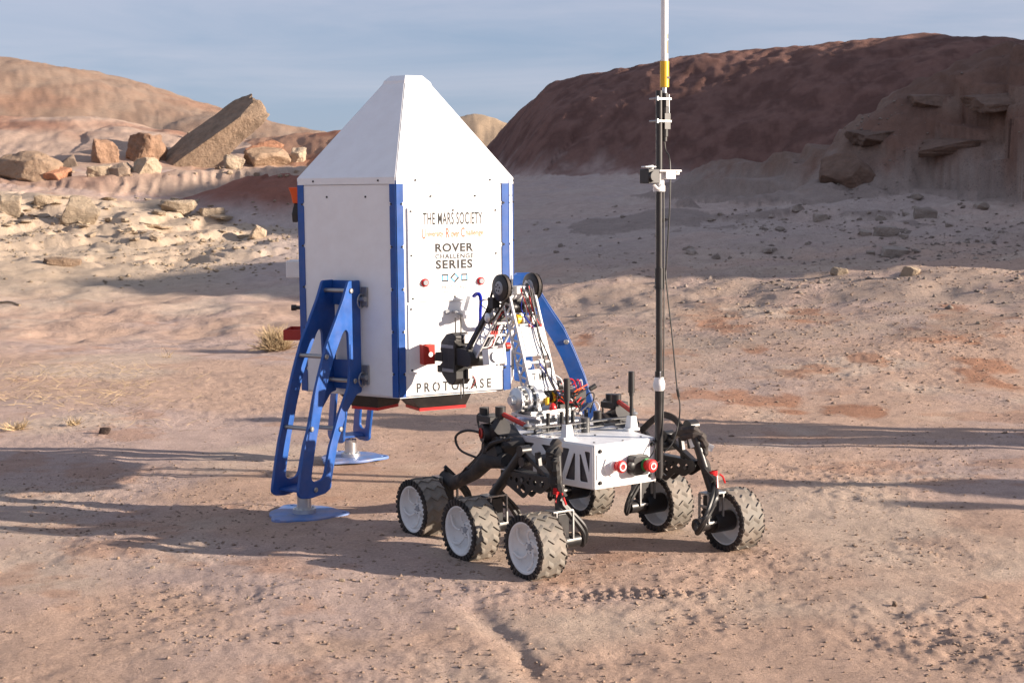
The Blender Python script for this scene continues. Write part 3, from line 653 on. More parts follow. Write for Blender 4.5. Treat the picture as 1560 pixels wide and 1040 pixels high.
# things on the far left face, seen edge-on: white box, black knob, red tray
J = -2
m = MB(); m.box((.10, 1.205, .05), (.16, .090, .10)); o = m.build('white_junction_box', M_whitep, lander, bevel=.006); o.matrix_local = face_M(J, 0, 0, .004)
m = MB(); m.cyl((.20, 1.002, .0), (.20, 1.002, .045), .010); m.cyl((.20, 1.002, .045), (.20, 1.002, .07), .016); m.build('black_knob', M_black, lander).matrix_local = face_M(J, 0, 0, .004)
m = MB(); m.box((.14, .835, .045), (.22, .006, .13)); m.box((.14, .862, .107), (.22, .052, .006)); m.box((.033, .862, .045), (.006, .052, .118)); m.box((.247, .862, .045), (.006, .052, .118)); m.build('red_tray', M_red, lander, bevel=.001).matrix_local = face_M(J, 0, 0, .003)

# legs ------------------------------------------------------------
LP = Matrix(((0, 0, -1, 0), (-1, 0, 0, 0), (0, 1, 0, 0), (0, 0, 0, 1)))     # (outward, height) plate -> leg frame (x across, -y outward)
outer = [(.562, 1.165), (.655, 1.165), (.70, 1.075), (.775, .955), (.835, .865), (.890, .745), (.945, .61), (.985, .48), (1.02, .385), (1.045, .29), (1.072, .18), (1.078, .145), (1.055, .122), (.985, .112), (.87, .118), (.825, .138), (.822, .175), (.765, .36), (.69, .50), (.605, .585), (.562, .59)]
slot = [(.665, .905), (.685, .925), (.71, .905), (.775, .80), (.825, .70), (.875, .57), (.93, .40), (.965, .27), (.978, .205), (.955, .188), (.895, .190), (.872, .21), (.83, .345), (.755, .495), (.67, .63), (.657, .70)]
slot2 = []
sp_me = plate_mesh('side_plate', [round_poly(outer, .012, 2), round_poly(slot, .014, 2)], .016, M_blue, LP, bev=.002)
LW = .083
def make_leg():
    m = MB()
    m.box((0, -.572, 1.10), (2 * LW - .018, .012, .125)); leg = m.build('leg', M_blue, lander, bevel=.002)
    m = MB(); m.box((0, -.58, .68), (2 * LW - .018, .012, .15)); m.build('cross_plate', M_blue, leg, bevel=.002)
    m = MB(); m.box((0, -.955, .150), (2 * LW - .018, .15, .012)); m.build('foot_bracket', M_blue, leg, bevel=.002)
    for sg in (-1, 1): link_mesh('side_plate', sp_me, leg).location = (sg * LW, 0, 0)
    rung = MB(); rung.cyl((-LW + .008, 0, 0), (LW - .008, 0, 0), .011, n=14); rme = rung.mesh('rung', M_steel)
    bol = MB(); bol.lathe([(0, 0), (0, .013), (.004, .014), (.008, .011), (.009, 0)], (0, 0, 0), (1, 0, 0), 14)
    bme = bol.mesh('rung_bolt', M_steel)
    for (o_, z_) in [(.64, 1.115), (.845, .80), (.97, .455), (.62, .655), (.745, .425)]:
        r = link_mesh('rung', rme, leg); r.location = (0, -o_, z_)
        for sg in (-1, 1):
            q = link_mesh('rung_bolt', bme, leg); q.location = (sg * (LW + .008), -o_, z_); q.rotation_euler = (0, 0, 0 if sg > 0 else PI)
    for (o_, z_) in [(.95, .150)]:
        for sg in (-1, 1):
            q = link_mesh('rung_bolt', bme, leg); q.location = (sg * (LW + .008), -o_, z_); q.rotation_euler = (0, 0, 0 if sg > 0 else PI)
    m = MB(); m.cyl((0, -.93, .024), (0, -.93, .045), .058, n=24); m.cyl((0, -.93, .044), (0, -.93, .128), .036, n=24); m.cyl((0, -.93, .126), (0, -.93, .148), .012, n=10)
    for i in range(6): m.cyl((.047 * math.cos(i * 1.047), -.93 + .047 * math.sin(i * 1.047), .044), (.047 * math.cos(i * 1.047), -.93 + .047 * math.sin(i * 1.047), .051), .005, n=6)
    m.build('foot_post', M_alu, leg)
    # lobed foot plate
    pts = []
    for i in range(48):
        t = 2 * PI * i / 48; r = .178 + .055 * max(0, math.cos(3 * t)) ** 2
        pts.append((r * math.sin(t), -.93 - r * math.cos(t) * .95))
    fp = link_mesh('foot_plate', plate_mesh('foot_plate', [pts, circ(0, -1.135, .014), circ(.172, -.831, .013), circ(-.172, -.831, .013)], .016, M_bluedusty, Matrix.Translation((0, 0, .016)), bev=.002), leg)
    # spring latches beside the plate
    for z_ in (1.08, .68):
        m = MB(); m.box((LW + .030, -.556, z_), (.036, .012, .10)); m.cyl((LW + .012, -.575, z_ - .01), (LW + .05, -.575, z_ - .01), .014, n=12)
        m.tube([(LW + .03 + .0 * math.cos(t), -.585 + .030 * math.cos(t), z_ - .02 + .036 * math.sin(t)) for t in np.linspace(0, 2 * PI, 18)], .0035, 5); m.build('latch', M_steel, leg)
    return leg
leg0 = make_leg(); leg0.rotation_euler = (0, 0, -PI / 6)
for a in (PI / 2, PI * 7 / 6):
    c = copy_tree(leg0, lander); c.rotation_euler = (0, 0, a)

# orange and black power tool hung on the hidden left face
tl = empty('power_tool', (0, 0, 0)); tl.matrix_world = Matrix.Translation((LAND[0], LAND[1], 0)) @ Matrix.Rotation(PHI, 4, 'Z') @ face_M(-2, 0, 0, .004)
tag(tl, 'orange and black hand tool hung at the upper left edge of the white cabin', 'tool')
m = MB(); m.loft([[(.10, 1.64, .005), (.22, 1.64, .005), (.22, 1.64, .070), (.10, 1.64, .070)], [(.11, 1.60, .005), (.21, 1.60, .005), (.21, 1.60, .058), (.11, 1.60, .058)], [(.12, 1.555, .005), (.20, 1.555, .005), (.20, 1.555, .052), (.12, 1.555, .052)]]); m.build('tool_body', M_orange, tl, bevel=.006)
m = MB(); m.loft([[(.13, 1.556, .012), (.19, 1.556, .012), (.19, 1.556, .046), (.13, 1.556, .046)], [(.13, 1.50, .022), (.19, 1.50, .022), (.19, 1.50, .060), (.13, 1.50, .060)], [(.135, 1.455, .03), (.185, 1.455, .03), (.185, 1.455, .058), (.135, 1.455, .058)]]); m.build('tool_handle', M_black, tl, bevel=.005)

# ------------------------------------------------------------------ the rover  (local x: its right, y: its front, z: up)
ROV = (.251, 6.798)
rover = empty('rover', (ROV[0], ROV[1], 0), math.atan2(.57, .8216))
tag(rover, 'six wheeled rover with white body, tall antenna mast and jointed arm reaching to the cabin', 'rover')
def tilt(r): return .012 * r
# body -----------------------------------------------------------
BL = [(-.170, -.41), (-.252, .06), (-.20, .28), (.20, .28), (.252, .06), (.170, -.41)]
m = MB(); m.prism([(x * .965, y * .965 - .002) for x, y in BL], .337, .520); body = m.build('body', M_bodyin, rover, bevel=.003)
tp = link_mesh('top_plate', plate_mesh('top_plate', [round_poly(BL, .012, 3)], .006, M_white, Matrix.Translation((0, 0, .5235)), bev=.001), rover)
for (x, y) in [(-.13, -.36), (0, -.395), (.13, -.36), (-.19, -.12), (.19, -.12), (.0, -.2)]: bolt(tp, Matrix.Translation((x, y, .5265)))
bp_ = link_mesh('base_plate', plate_mesh('base_plate', [round_poly(BL, .012, 3)], .006, M_white, Matrix.Translation((0, 0, .336)), bev=.001), rover)
# rear panel with switches
RM = frame((0, -.4115, 0), (1, 0, 0), (0, 0, 1))
rpanel = link_mesh('rear_panel', plate_mesh('rear_panel', [round_poly([(-.170, .336), (.171, .336), (.171, .524), (-.170, .524)], .004, 2)], .006, M_white), rover); rpanel.matrix_local = RM
for s_, z_ in ((-.141, .498), (.146, .500), (-.141, .361), (.138, .363)):
    m = MB(); m.cyl((s_, z_, .003), (s_, z_, .006), .0095, n=14); m.cyl((s_, z_, .006), (s_, z_, .013), .007, .006, n=6); m.build('corner_bolt', M_blackm, rpanel)
m = MB(); m.box((.140, .515, .004), (.050, .003, .004)); m.box((-.160, .43, .004), (.003, .11, .004)); m.build('panel_trim', M_grey, rpanel)
m = MB(); m.cyl((-.078, .430, .003), (-.078, .430, .010), .046, n=8); m.cyl((-.07, .430, .010), (-.07, .430, .022), .026, .024, n=20); m.build('switch_mount', M_white, rpanel, bevel=.001)
m = MB(); m.lathe([(.0, 0), (0, .019), (.014, .019), (.018, .026), (.034, .027), (.040, .022), (.042, .012), (.040, .0)], (-.062, .430, .020), (0, 0, 1), 24); e1 = m.build('emergency_button', M_redb, rpanel)
m = MB(); m.lathe([(0, .012), (.002, .013), (.002, .018), (0, .019)], (-.062, .430, .0615), (0, 0, 1), 20); m.build('button_arrow_ring', M_whitep, e1)
m = MB(); m.prism([(.005, .392), (.018, .380), (.085, .380), (.098, .392), (.098, .452), (.085, .466), (.018, .466), (.005, .452)], .003, .052); sbx = m.build('switch_box', M_black, rpanel, bevel=.004)
m = MB(); m.lathe([(0, 0), (0, .017), (.016, .017), (.019, .013), (.019, 0)], (.0, .425, .035), (0, 0, 1), 18); m.build('black_switch', M_black, sbx)
m = MB(); m.lathe([(0, 0), (0, .0285), (.007, .0285), (.007, 0)], (.074, .424, .052), (0, 0, 1), 24); m.build('green_collar', M_green, sbx)
m = MB(); m.lathe([(0, 0), (0, .022), (.012, .022), (.014, .0285), (.036, .0285), (.041, .024), (.043, 0)], (.074, .424, .059), (0, 0, 1), 26); e2 = m.build('emergency_button', M_redb, sbx)
m = MB(); m.lathe([(0, .010), (.0015, .011), (.0015, .0145), (0, .0155)], (.074, .424, .1025), (0, 0, 1), 20); m.build('button_arrow_ring', M_whitep, e2)
m = MB(); m.tube(spline_pts([(.150, .52, .01), (.145, .50, .03), (.128, .47, .035), (.120, .445, .02)], 6), .003); m.tube(spline_pts([(.10, .424, .055), (.14, .426, .05), (.19, .43, .02)], 5), .003); m.build('panel_wire', M_black, rpanel)
# side panels with truss openings
for sg in (-1, 1):
    SM = frame((sg * .1725, -.41, 0), (sg * .174, .985, 0), (0, 0, 1))
    loops = [round_poly([(.001, .336), (.474, .336), (.474, .50), (.455, .521), (.001, .521)], .004, 2)]
    for tri in ([(.018, .495), (.052, .495), (.024, .40)], [(.072, .480), (.080, .480), (.078, .362), (.030, .362)], [(.105, .480), (.113, .480), (.165, .362), (.108, .362)],
                [(.138, .497), (.205, .497), (.205, .37), (.190, .362)], [(.225, .497), (.31, .497), (.225, .40)], [(.325, .47), (.325, .362), (.24, .362)], [(.35, .497), (.42, .497), (.42, .43)], [(.44, .39), (.44, .362), (.36, .362), (.36, .43)]):
        loops.append(round_poly(tri, .008, 3))
    pl = link_mesh('side_panel', plate_mesh('side_panel', loops, .005, M_white), rover); pl.matrix_local = SM
    for q in ((.09, .495), (.093, .43), (.093, .35), (.215, .35), (.215, .507)): bolt(pl, Matrix.Translation((q[0], q[1], .0025 if sg > 0 else .0025)))
# stub antennas on white sockets
for (x, y) in ((-.171, -.222), (.211, -.197)):
    m = MB(); m.prism(round_poly([(x - .035, y - .022), (x + .035, y - .022), (x + .035, y + .022), (x - .035, y + .022)], .01), .5268, .540)
    m.loft([[(x + a * .022, y + b * .022, .540) for a, b in ((-1, -1), (1, -1), (1, 1), (-1, 1))], [(x + a * .016, y + b * .016, .594) for a, b in ((-1, -1), (1, -1), (1, 1), (-1, 1))]])
    so = m.build('antenna_socket', M_whitep, rover, bevel=.003)
    m = MB(); m.cyl((x, y, .59), (x, y, .70), .0085, n=12); m.cyl((x, y, .685), (x, y, .70), .011, n=12); m.cyl((x, y, .70), (x, y, .795), .0155, .0145, n=14); m.build('stub_antenna', M_black, so, bevel=.001)
# wheels ----------------------------------------------------------
WR = .140
def make_wheel():
    m = MB()
    m.lathe([(-.064, .098), (-.072, .103), (-.072, .110), (.064, .110), (.064, .101), (.0, .097), (.004, .05), (.0, .0)], (0, 0, 0), (1, 0, 0), 40)
    m.lathe([(-.064, .098), (-.040, .092), (-.018, .070), (-.012, .040), (-.030, .034), (-.034, .030), (-.034, .0)], (0, 0, 0), (1, 0, 0), 40)
    rim = m.mesh('wheel', M_whitep)
    m = MB()
    for k in range(5):
        a0 = k * 2 * PI / 5; pts = []
        for i in range(8):
            t = i / 7; r = .032 + .064 * t; a = a0 + .75 * t * t; xx = -.036 - .022 * t
            pts.append((xx, r * math.cos(a), r * math.sin(a)))
        m.tube(pts, .0055, 6)
    for k in range(10):
        a = k * 2 * PI / 10 + .2; m.cyl((-.050, .083 * math.cos(a), .083 * math.sin(a)), (-.046, .0845 * math.cos(a), .0845 * math.sin(a)), .003, n=6)
    spk = m.mesh('spoke_ring', M_whitep)
    m = MB(); m.lathe([(-.040, 0), (-.040, .012), (-.034, .016)], (0, 0, 0), (1, 0, 0), 16)
    for k in range(5): a = k * 2 * PI / 5 + .5; m.cyl((-.038, .023 * math.cos(a), .023 * math.sin(a)), (-.033, .023 * math.cos(a), .023 * math.sin(a)), .0035, n=6)
    hub = m.mesh('hub_cap', M_grey)
    m = MB(); m.lathe([(-.0725, .1095), (-.075, .114), (-.075, .130), (-.070, .1335), (.070, .1335), (.075, .130), (.075, .112), (.070, .108)], (0, 0, 0), (1, 0, 0), 48, closed=True)
    for side in (-1, 1):
        for k in range(34):
            a = k * 2 * PI / 34; q = Matrix.Rotation(a, 4, 'X'); m.box((side * .077, 0, .1235), (.007, .012, .022), q)
            m.box((side * .073, 0, .136), (.006, .011, .007), q)
    ty = m.mesh('tyre', M_rubber)
    m = MB(); m.lathe([(-.0685, .1338), (-.0685, .1352), (.0685, .1352), (.0685, .1338)], (0, 0, 0), (1, 0, 0), 48, closed=True)
    NB = 16; cols = 4; x0 = -.068; dx = .136 / cols; amp = .16; wd = .075; r0, r1 = .1335, .1420
    for k in range(NB):
        a = k * 2 * PI / NB
        for c in range(cols):
            aa, ab = (a, a + amp) if c % 2 == 0 else (a + amp, a)
            xa, xb = x0 + c * dx, x0 + (c + 1) * dx
            def P(x, t, r): return (x, r * math.sin(t), r * math.cos(t))
            lo = [P(xa, aa, r0), P(xb, ab, r0), P(xb, ab + wd * 2.6, r0), P(xa, aa + wd * 2.6, r0)]; hi = [P(xa, aa, r1), P(xb, ab, r1), P(xb, ab + wd, r1), P(xa, aa + wd, r1)]
            m.loft([lo, hi])
    tr = m.mesh('tread', M_tread)
    return rim, spk, hub, ty, tr
W_ME = make_wheel()
WHEELS = [(-.455, .53, -1, .4), (-.525, .016, -1, 1.1), (-.487, -.42, -1, .15), (.523, -.53, 1, .7), (.536, -.045, 1, .2), (.453, .445, 1, 1.5)]
for (x, y, sg, roll) in WHEELS:
    R = Matrix.Translation((x, y, WR - .004)) @ Matrix.Rotation(0 if sg < 0 else PI, 4, 'Z') @ Matrix.Rotation(roll, 4, 'X')
    wh = link_mesh('wheel', W_ME[0], rover); wh.matrix_local = R
    wh.scale = (.86, 1, 1)
    for nm, me in zip(('spoke_ring', 'hub_cap', 'tyre', 'tread'), W_ME[1:]): link_mesh(nm, me, wh)
# suspension -------------------------------------------------------
def bracket(x, y, sg):
    """bare metal fork over the inner side of a wheel, with its drive motor"""
    xi = x - sg * .088; q_ = 1.0 if sg > 0 and y < -.3 else .35
    m = MB(); m.box((xi - sg * .035, y, .272), (.105, .064, .008)); m.box((xi - sg * .085, y - .030, .205), (.008, .010, .13)); m.box((xi - sg * .085, y + .030, .205), (.008, .010, .13)); m.box((xi + sg * .001, y - .030, .205), (.008, .010, .13)); m.box((xi + sg * .001, y + .030, .205), (.008, .010, .13))
    m.box((xi - sg * .085, y, .215), (.007, .052, .012)); m.box((xi - sg * .042, y, .145), (.094, .072, .010))
    f = m.build('wheel_fork', M_steel, rover, bevel=.001)
    m = MB(); m.box((xi - sg * .043, y, .208), (.058, .044, .105)); m.build('steering_motor', M_black, f, bevel=.003)
    m = MB(); m.cyl((xi + sg * .07, y, WR - .004), (xi - sg * .04, y, WR - .004), .046, n=18); m.cyl((xi - sg * .04, y, WR - .004), (xi - sg * .13, y, WR - .004), .031, n=18); m.cyl((xi - sg * .13, y, WR - .004), (xi - sg * .142, y, WR - .004), .022, .018, n=18); m.build('drive_motor', M_blackm, f, bevel=.002)
    m = MB(); m.tube(spline_pts([(xi - sg * .12, y + .01, WR + .02), (xi - sg * .15, y - q_ * .03, .11), (xi - sg * .14, y - q_ * .07, .17), (xi - sg * .07, y - q_ * .06, .26), (xi - sg * .03, y - .015, .31)], 7), .011, 7)
    m.tube(spline_pts([(xi - sg * .12, y + .01, WR + .01), (xi - sg * .16, y - q_ * .04, .12), (xi - sg * .15, y - q_ * .08, .19), (xi - sg * .08, y - q_ * .05, .27), (xi - sg * .03, y - .01, .32)], 7), .009, 7); m.build('motor_cable', M_black, f)
for (x, y, sg, _) in WHEELS: bracket(x, y, sg)
def suspension(sg, sh, wA, wB, wC):
    R_ = sg * .372
    # bogie plate with punched holes
    MM = Matrix(((0, 0, 1, R_), (1, 0, 0, 0), (0, 1, 0, 0), (0, 0, 0, 1)))
    poly = [(-.030 + sh, .392), (-.395 + sh, .412), (-.405 + sh, .375), (-.33 + sh, .330), (-.265 + sh, .338), (-.205 + sh, .290), (-.045 + sh, .345)]
    holes = [circ(-.20 + sh, .335, .020), circ(-.20 + sh, .375, .010), circ(-.155 + sh, .365, .011), circ(-.24 + sh, .365, .010), circ(-.115 + sh, .368, .010), circ(-.29 + sh, .372, .012), circ(-.345 + sh, .376, .013), circ(-.255 + sh, .385, .006), circ(-.16 + sh, .335, .007), circ(-.08 + sh, .37, .007)]
    bo = None
    for dx in (-.022, .022):
        o = link_mesh('bogie_plate', plate_mesh('bogie_plate', [round_poly(poly, .01, 2)] + holes, .005, M_blackm, MM, bev=.0008), rover); o.location.x = dx; bo = o
    m = MB()
    for f_ in (-.05, -.20, -.34): m.cyl((R_ - .03, f_ + sh, .372), (R_ + .03, f_ + sh, .372), .009, n=12)
    m.box((R_, -.205 + sh, .405), (.04, .36, .006)); m.build('bogie_spacer', M_darksteel, rover)
    # tube to the middle wheel and tube to the rear wheel
    m = MB(); m.cyl((R_, -.185 + sh, .50), (wB[0] - sg * .125, wB[1], .275), .0235, n=18); m.build('middle_leg_tube', M_blackm, rover)
    m = MB(); m.cyl((R_ - sg * .02, -.39 + sh, .53), (wC[0] - sg * .125, wC[1], .275), .019, n=18); m.build('rear_leg_tube', M_blackm, rover)
    m = MB(); m.tube(spline_pts([(R_ - sg * .06, -.33 + sh, .535), (R_ - sg * .02, -.385 + sh, .545), (R_ + sg * .02, -.40 + sh, .50), (R_ + sg * .01, -.405 + sh, .43), (wC[0] - sg * .12, wC[1] + .02, .34)], 6), [.022 + .005 * math.sin(i * 1.3) for i in range(25)], 7)
    m.tube(spline_pts([(R_ - sg * .06, -.35 + sh, .515), (R_ - sg * .01, -.41 + sh, .525), (R_ + sg * .015, -.425 + sh, .47), (R_, -.42 + sh, .40), (wC[0] - sg * .13, wC[1] - .02, .33)], 6), [.017 + .004 * math.sin(i * 1.9) for i in range(25)], 7)
    m.build('cable_bundle', M_rubber, rover)
    m = MB()
    for k in range(4): m.lathe([(-.003, .022), (0, .025), (.003, .022)], (wC[0] - sg * .122, wC[1] + .003, .345 + .007 * k), (0, .1, 1), 12)
    m.tube([(wC[0] - sg * .12 + sg * .02, wC[1] - .02, .355), (wC[0] - sg * .09, wC[1] - .03, .345), (wC[0] - sg * .08, wC[1] - .035, .315)], .004); m.tube([(wC[0] - sg * .12, wC[1] - .025, .35), (wC[0] - sg * .13, wC[1] - .04, .30)], .004); m.build('red_tie', M_redb, rover)
    # front rocker: dark housing and tube down to the front wheel
    m = MB(); m.loft([[(sg * .25, .17, .45), (sg * .25, -.01, .40), (sg * .25, -.03, .50), (sg * .25, .07, .575), (sg * .25, .15, .55)], [(sg * .37, .17, .45), (sg * .37, .01, .40), (sg * .37, -.01, .49), (sg * .37, .07, .565), (sg * .37, .15, .54)]]); m.build('rocker_housing', M_blackm, rover, bevel=.012)
    m = MB(); m.cyl((sg * .37, .03, .455), (sg * .40, .03, .455), .042, n=20); m.cyl((sg * .33, .16, .50), (sg * .345, .03, .57), .040, .044, n=16); m.build('gear_motor', M_black, rover, bevel=.003)
    for k in range(5):
        m = MB(); a_ = k * .9; m.tube(spline_pts([(sg * (.36 + .02 * math.sin(a_)), -.06 + .02 * k, .53), (sg * (.40 + .012 * math.cos(a_)), .02 + .02 * k, .50 - .015 * k), (sg * .385, .10, .44 + .012 * k), (R_ + sg * .02 * math.cos(a_), .20, .37 + .012 * k), (R_ + sg * .012, .32, .285 + .006 * k)], 7), .0085, 6); m.build('rocker_cable', M_black, rover)
    m = MB(); m.tube([(R_, -.05, .43), (R_, .10, .415), (R_ - sg * .0, .20, .345), (wA[0] - sg * .115, wA[1] - .09, .25), (wA[0] - sg * .12, wA[1], .275)], [.034, .040, .034, .030, .028], 12); m.build('front_leg_tube', M_rubber, rover)
    m = MB(); m.cyl((sg * .36, .105, .535), (sg * .395, .115, .535), .042, n=20); m.cyl((sg * .36, .145, .585), (sg * .36, .145, .645), .022, n=12); m.cyl((sg * .33, .06, .60), (sg * .33, .06, .655), .024, n=14); m.box((sg * .35, .10, .60), (.09, .10, .03)); m.build('rocker_motor', M_black, rover, bevel=.003)
    m = MB(); m.lathe([(0, .020), (.003, .024), (.007, .024), (.009, .020)], (sg * .395, .115, .535), (sg, .3, 0), 18); m.build('red_ring', M_red, rover)
    m = MB(); m.tube(spline_pts([(sg * .35, .13, .52), (sg * .40, .22, .535), (sg * .42, .29, .50), (sg * .41, .27, .44), (sg * .375, .17, .41)], 7), .006); m.tube(spline_pts([(R_, .33, .29), (R_ + sg * .02, .25, .36), (R_ + sg * .02, .20, .335)], 6), .005); m.tube(spline_pts([(sg * .35, .13, .62), (sg * .36, .20, .60), (sg * .35, .18, .50)], 6), .005); m.build('rocker_cable', M_black, rover)
    m = MB(); m.cyl((R_ - sg * .13, -.20 + sh, .45), (R_ + sg * .03, -.20 + sh, .45), .022, n=16); m.cyl((R_ - sg * .02, -.185 + sh, .495), (R_ + sg * .028, -.185 + sh, .495), .024, n=16); m.build('pivot', M_blackm, rover, bevel=.002)
    m = MB(); m.bar((R_, -.19 + sh, .49), (R_, -.37 + sh, .40), .03, .02); m.bar((R_, -.28 + sh, .50), (R_ , -.30 + sh, .40), .02, .02); m.build('bogie_link', M_blackm, rover, bevel=.002)
suspension(-1, 0.0, WHEELS[0], WHEELS[1], WHEELS[2])
suspension(1, -.07, WHEELS[5], WHEELS[4], WHEELS[3])
# black strap loop and lever behind the right rear leg
m = MB(); lp = spline_pts([(.38, -.06, .49), (.38, -.15, .555), (.38, -.22, .585), (.38, -.30, .575), (.38, -.35, .53), (.38, -.345, .50)], 7)
for a_1, b_1 in zip(lp[:-1], lp[1:]): m.bar(a_1, b_1, .03, .008, (1, 0, 0))
m.build('strap', M_rubber, rover)
m = MB(); m.bar((.38, -.18, .42), (.38, -.37, .545), .028, .022); m.cyl((.36, -.405, .555), (.41, -.405, .555), .030, n=16); m.bar((.37, -.42, .55), (.37, -.43, .46), .035, .03); m.bar((.372, -.10, .49), (.372, -.19, .42), .02, .02); m.build('rocker_link', M_blackm, rover, bevel=.003)
m = MB(); m.cyl((.366, -.445, .515), (.372, -.462, .475), .030, .033, n=14); m.bar((.39, -.46, .485), (.43, -.50, .46), .004, .03); m.build('white_tape_wrap', M_tape, rover)
# differential bar across the top plate
m = MB()
for z_ in (.548, .572): m.bar((-.315, -.105, z_), (.285, -.105, z_), .035, .005)
for r_ in (-.26, -.19, -.02, .12, .22): m.cyl((r_, -.105, .55), (r_, -.105, .572), .006, n=8)
m.cyl((.02, -.105, .527), (.02, -.105, .592), .020, n=16); m.build('differential_bar', M_darksteel, rover, bevel=.0008)
m = MB()
for sg in (-1, 1):
    m.lathe([(0, .008), (.004, .018), (.010, .020), (.016, .016), (.02, .006)], (sg * .30, -.105, .575), (0, 0, 1), 12); m.cyl((sg * .30, -.105, .59), (sg * .30, -.105, .607), .006, n=8)
m.build('ball_joint', M_steel, rover)
for sg in (-1, 1):
    m = MB(); m.cyl((sg * .305, -.095, .588), (sg * .33, .055, .625), .011, n=10); m.cyl((sg * .303, -.105, .586), (sg * .31, -.06, .597), .0075, n=8); m.build('red_link_rod', M_red, rover)
# mast -------------------------------------------------------------
MX, MY = .176, -.385
mast_me = MB(); mast_me.cyl((MX, MY - .045, .35), (MX, MY - .045, 2.03), .0145, n=18); mast_me.cyl((MX, MY - .045, 1.18), (MX, MY - .045, 1.27), .019, n=18); mast_me.cyl((MX, MY - .045, .36), (MX, MY - .045, .82), .0185, n=18)
mast = mast_me.build('mast', M_blackm, rover)
my = MY - .045
m = MB(); m.lathe([(0, .020), (.01, .026), (.03, .027), (.05, .022), (.06, .020)], (MX, my, .735), (0, 0, 1), 12); m.bar((MX - .01, my - .02, .79), (MX - .018, my - .03, .82), .004, .012); m.build('tape_wrap', M_tape, mast)
AX = MX + .030
m = MB(); m.cyl((AX, my, 2.155), (AX, my, 2.62), .0155, n=18); m.cyl((AX, my, 2.62), (AX, my, 2.63), .0155, .006, n=18); m.build('antenna_rod', M_whitep, mast)
m = MB(); m.box((AX + .004, my - .0152, 2.215), (.006, .0015, .055)); m.box((AX + .004, my - .0153, 2.26), (.005, .0012, .02)); m.build('antenna_print', M_tprint, mast)
m = MB(); m.cyl((AX, my, 2.045), (AX, my, 2.155), .0195, n=20); m.build('yellow_sleeve', M_yellow, mast, bevel=.001)
m = MB(); m.box((AX + .006, my - .0192, 2.085), (.016, .0014, .010)); m.build('sleeve_label', M_dprint, mast)
m = MB(); m.cyl((AX, my, 2.02), (AX, my, 2.046), .010, n=14); m.build('connector', M_alu, mast)
m = MB(); m.cyl((AX, my, 1.835), (AX, my, 2.02), .0165, n=18); m.box((AX + .004, my + .0, 1.90), (.034, .034, .07)); m.cyl((AX, my, 1.815), (AX, my, 1.838), .012, n=14); m.box((AX + .0, my - .014, 1.975), (.016, .010, .03)); m.build('radio_unit', M_black, mast, bevel=.0015)
m = MB(); m.box((AX + .0185, my, 1.95), (.004, .02, .13)); m.build('radio_edge', M_tape, mast)
for z_ in (1.995, 1.90):
    m = MB(); m.box(((MX + AX) / 2, my - .018, z_), (.075, .005, .008)); m.box(((MX + AX) / 2, my + .018, z_), (.075, .005, .008)); m.cyl((MX - .028, my - .03, z_), (MX - .028, my + .03, z_), .004, n=8); m.box((MX - .031, my - .024, z_), (.006, .012, .018)); m.build('clamp', M_steel, mast)
m = MB(); m.box((MX + .030, my - .005, 1.688), (.125, .075, .008)); m.cyl((MX, my, 1.60), (MX, my, 1.69), .022, n=18); m.cyl((MX, my, 1.60), (MX, my, 1.625), .026, n=18); m.box((MX + .035, my - .02, 1.670), (.055, .035, .034)); m.box((MX + .085, my - .005, 1.68), (.02, .04, .018)); m.box((MX - .075, my - .02, 1.705), (.06, .03, .006)); m.cyl((MX - .055, my - .01, 1.695), (MX - .055, my - .01, 1.712), .012, n=12); m.build('camera_bracket', M_whitep, mast, bevel=.002)
m = MB(); m.box((MX - .062, my - .01, 1.665), (.062, .06, .062)); m.cyl((MX - .07, my - .04, 1.665), (MX - .07, my - .055, 1.665), .022, n=16); m.build('mast_camera', M_black, mast, bevel=.003)
m = MB(); m.tube(spline_pts([(MX - .05, my - .02, 1.63), (MX - .03, my - .03, 1.612), (MX - .01, my - .03, 1.63)], 6), .006); m.build('camera_cable', M_whitep, mast)
m = MB()
m.tube(spline_pts([(AX, my, 1.815), (AX + .008, my, 1.775), (AX + .022, my - .01, 1.73), (AX + .022, my - .01, 1.55), (AX + .012, my, 1.30), (AX + .010, my, 1.22), (AX + .035, my - .01, .98), (AX + .065, my - .01, .74), (AX + .082, my - .01, .66), (AX + .072, my - .01, .58), (AX + .040, my - .01, .50), (AX + .0, my, .46)], 9), .0035, 6)
m.tube(spline_pts([(MX + .016, my - .012, 1.60), (MX + .018, my - .012, 1.2), (MX + .017, my - .012, .9), (MX + .005, my - .02, .60), (MX - .015, my - .02, .50)], 9), .003, 5)
m.cyl((AX + .066, my - .01, .735), (AX + .075, my - .01, .70), .006, n=8); m.build('antenna_cable', M_black, mast)
# arm ---------------------------------------------------------------
S0 = Vector((0, .205, .665)); E0 = Vector((0, .392, 1.145)); aL = (E0 - S0).normalized(); LL = (E0 - S0).length; nL = Vector((0, -aL.z, aL.y))
def pa(t, off, r): p = S0 + aL * (t * LL) + nL * off; return Vector((r, p.y, p.z))
m = MB(); m.box((-.01, .15, .585), (.26, .20, .012)); m.box((-.01, .15, .558), (.30, .24, .008))
for x, y in ((-.12, .05), (.12, .05), (-.12, .25), (.12, .25), (-.03, .04), (.06, .04)): m.cyl((x, y, .526), (x, y, .58), .008, n=10)
base_ = m.build('turntable', M_alu, rover, bevel=.001)
m = MB(); m.lathe([(0, .0), (0, .115), (.018, .115), (.018, 0)], (0, .15, .536), (0, 0, 1), 32); m.build('turntable_bearing', M_steel, base_)
m = MB()
for k, (x, y) in enumerate(((-.09, .03), (-.02, .02), (.05, .03), (.12, .02))): m.cyl((x, y, .53), (x, y, .606), .009, n=10)
m.cyl((.155, -.02, .53), (.155, -.02, .60), .020, n=14); m.build('standoff', M_black, base_)
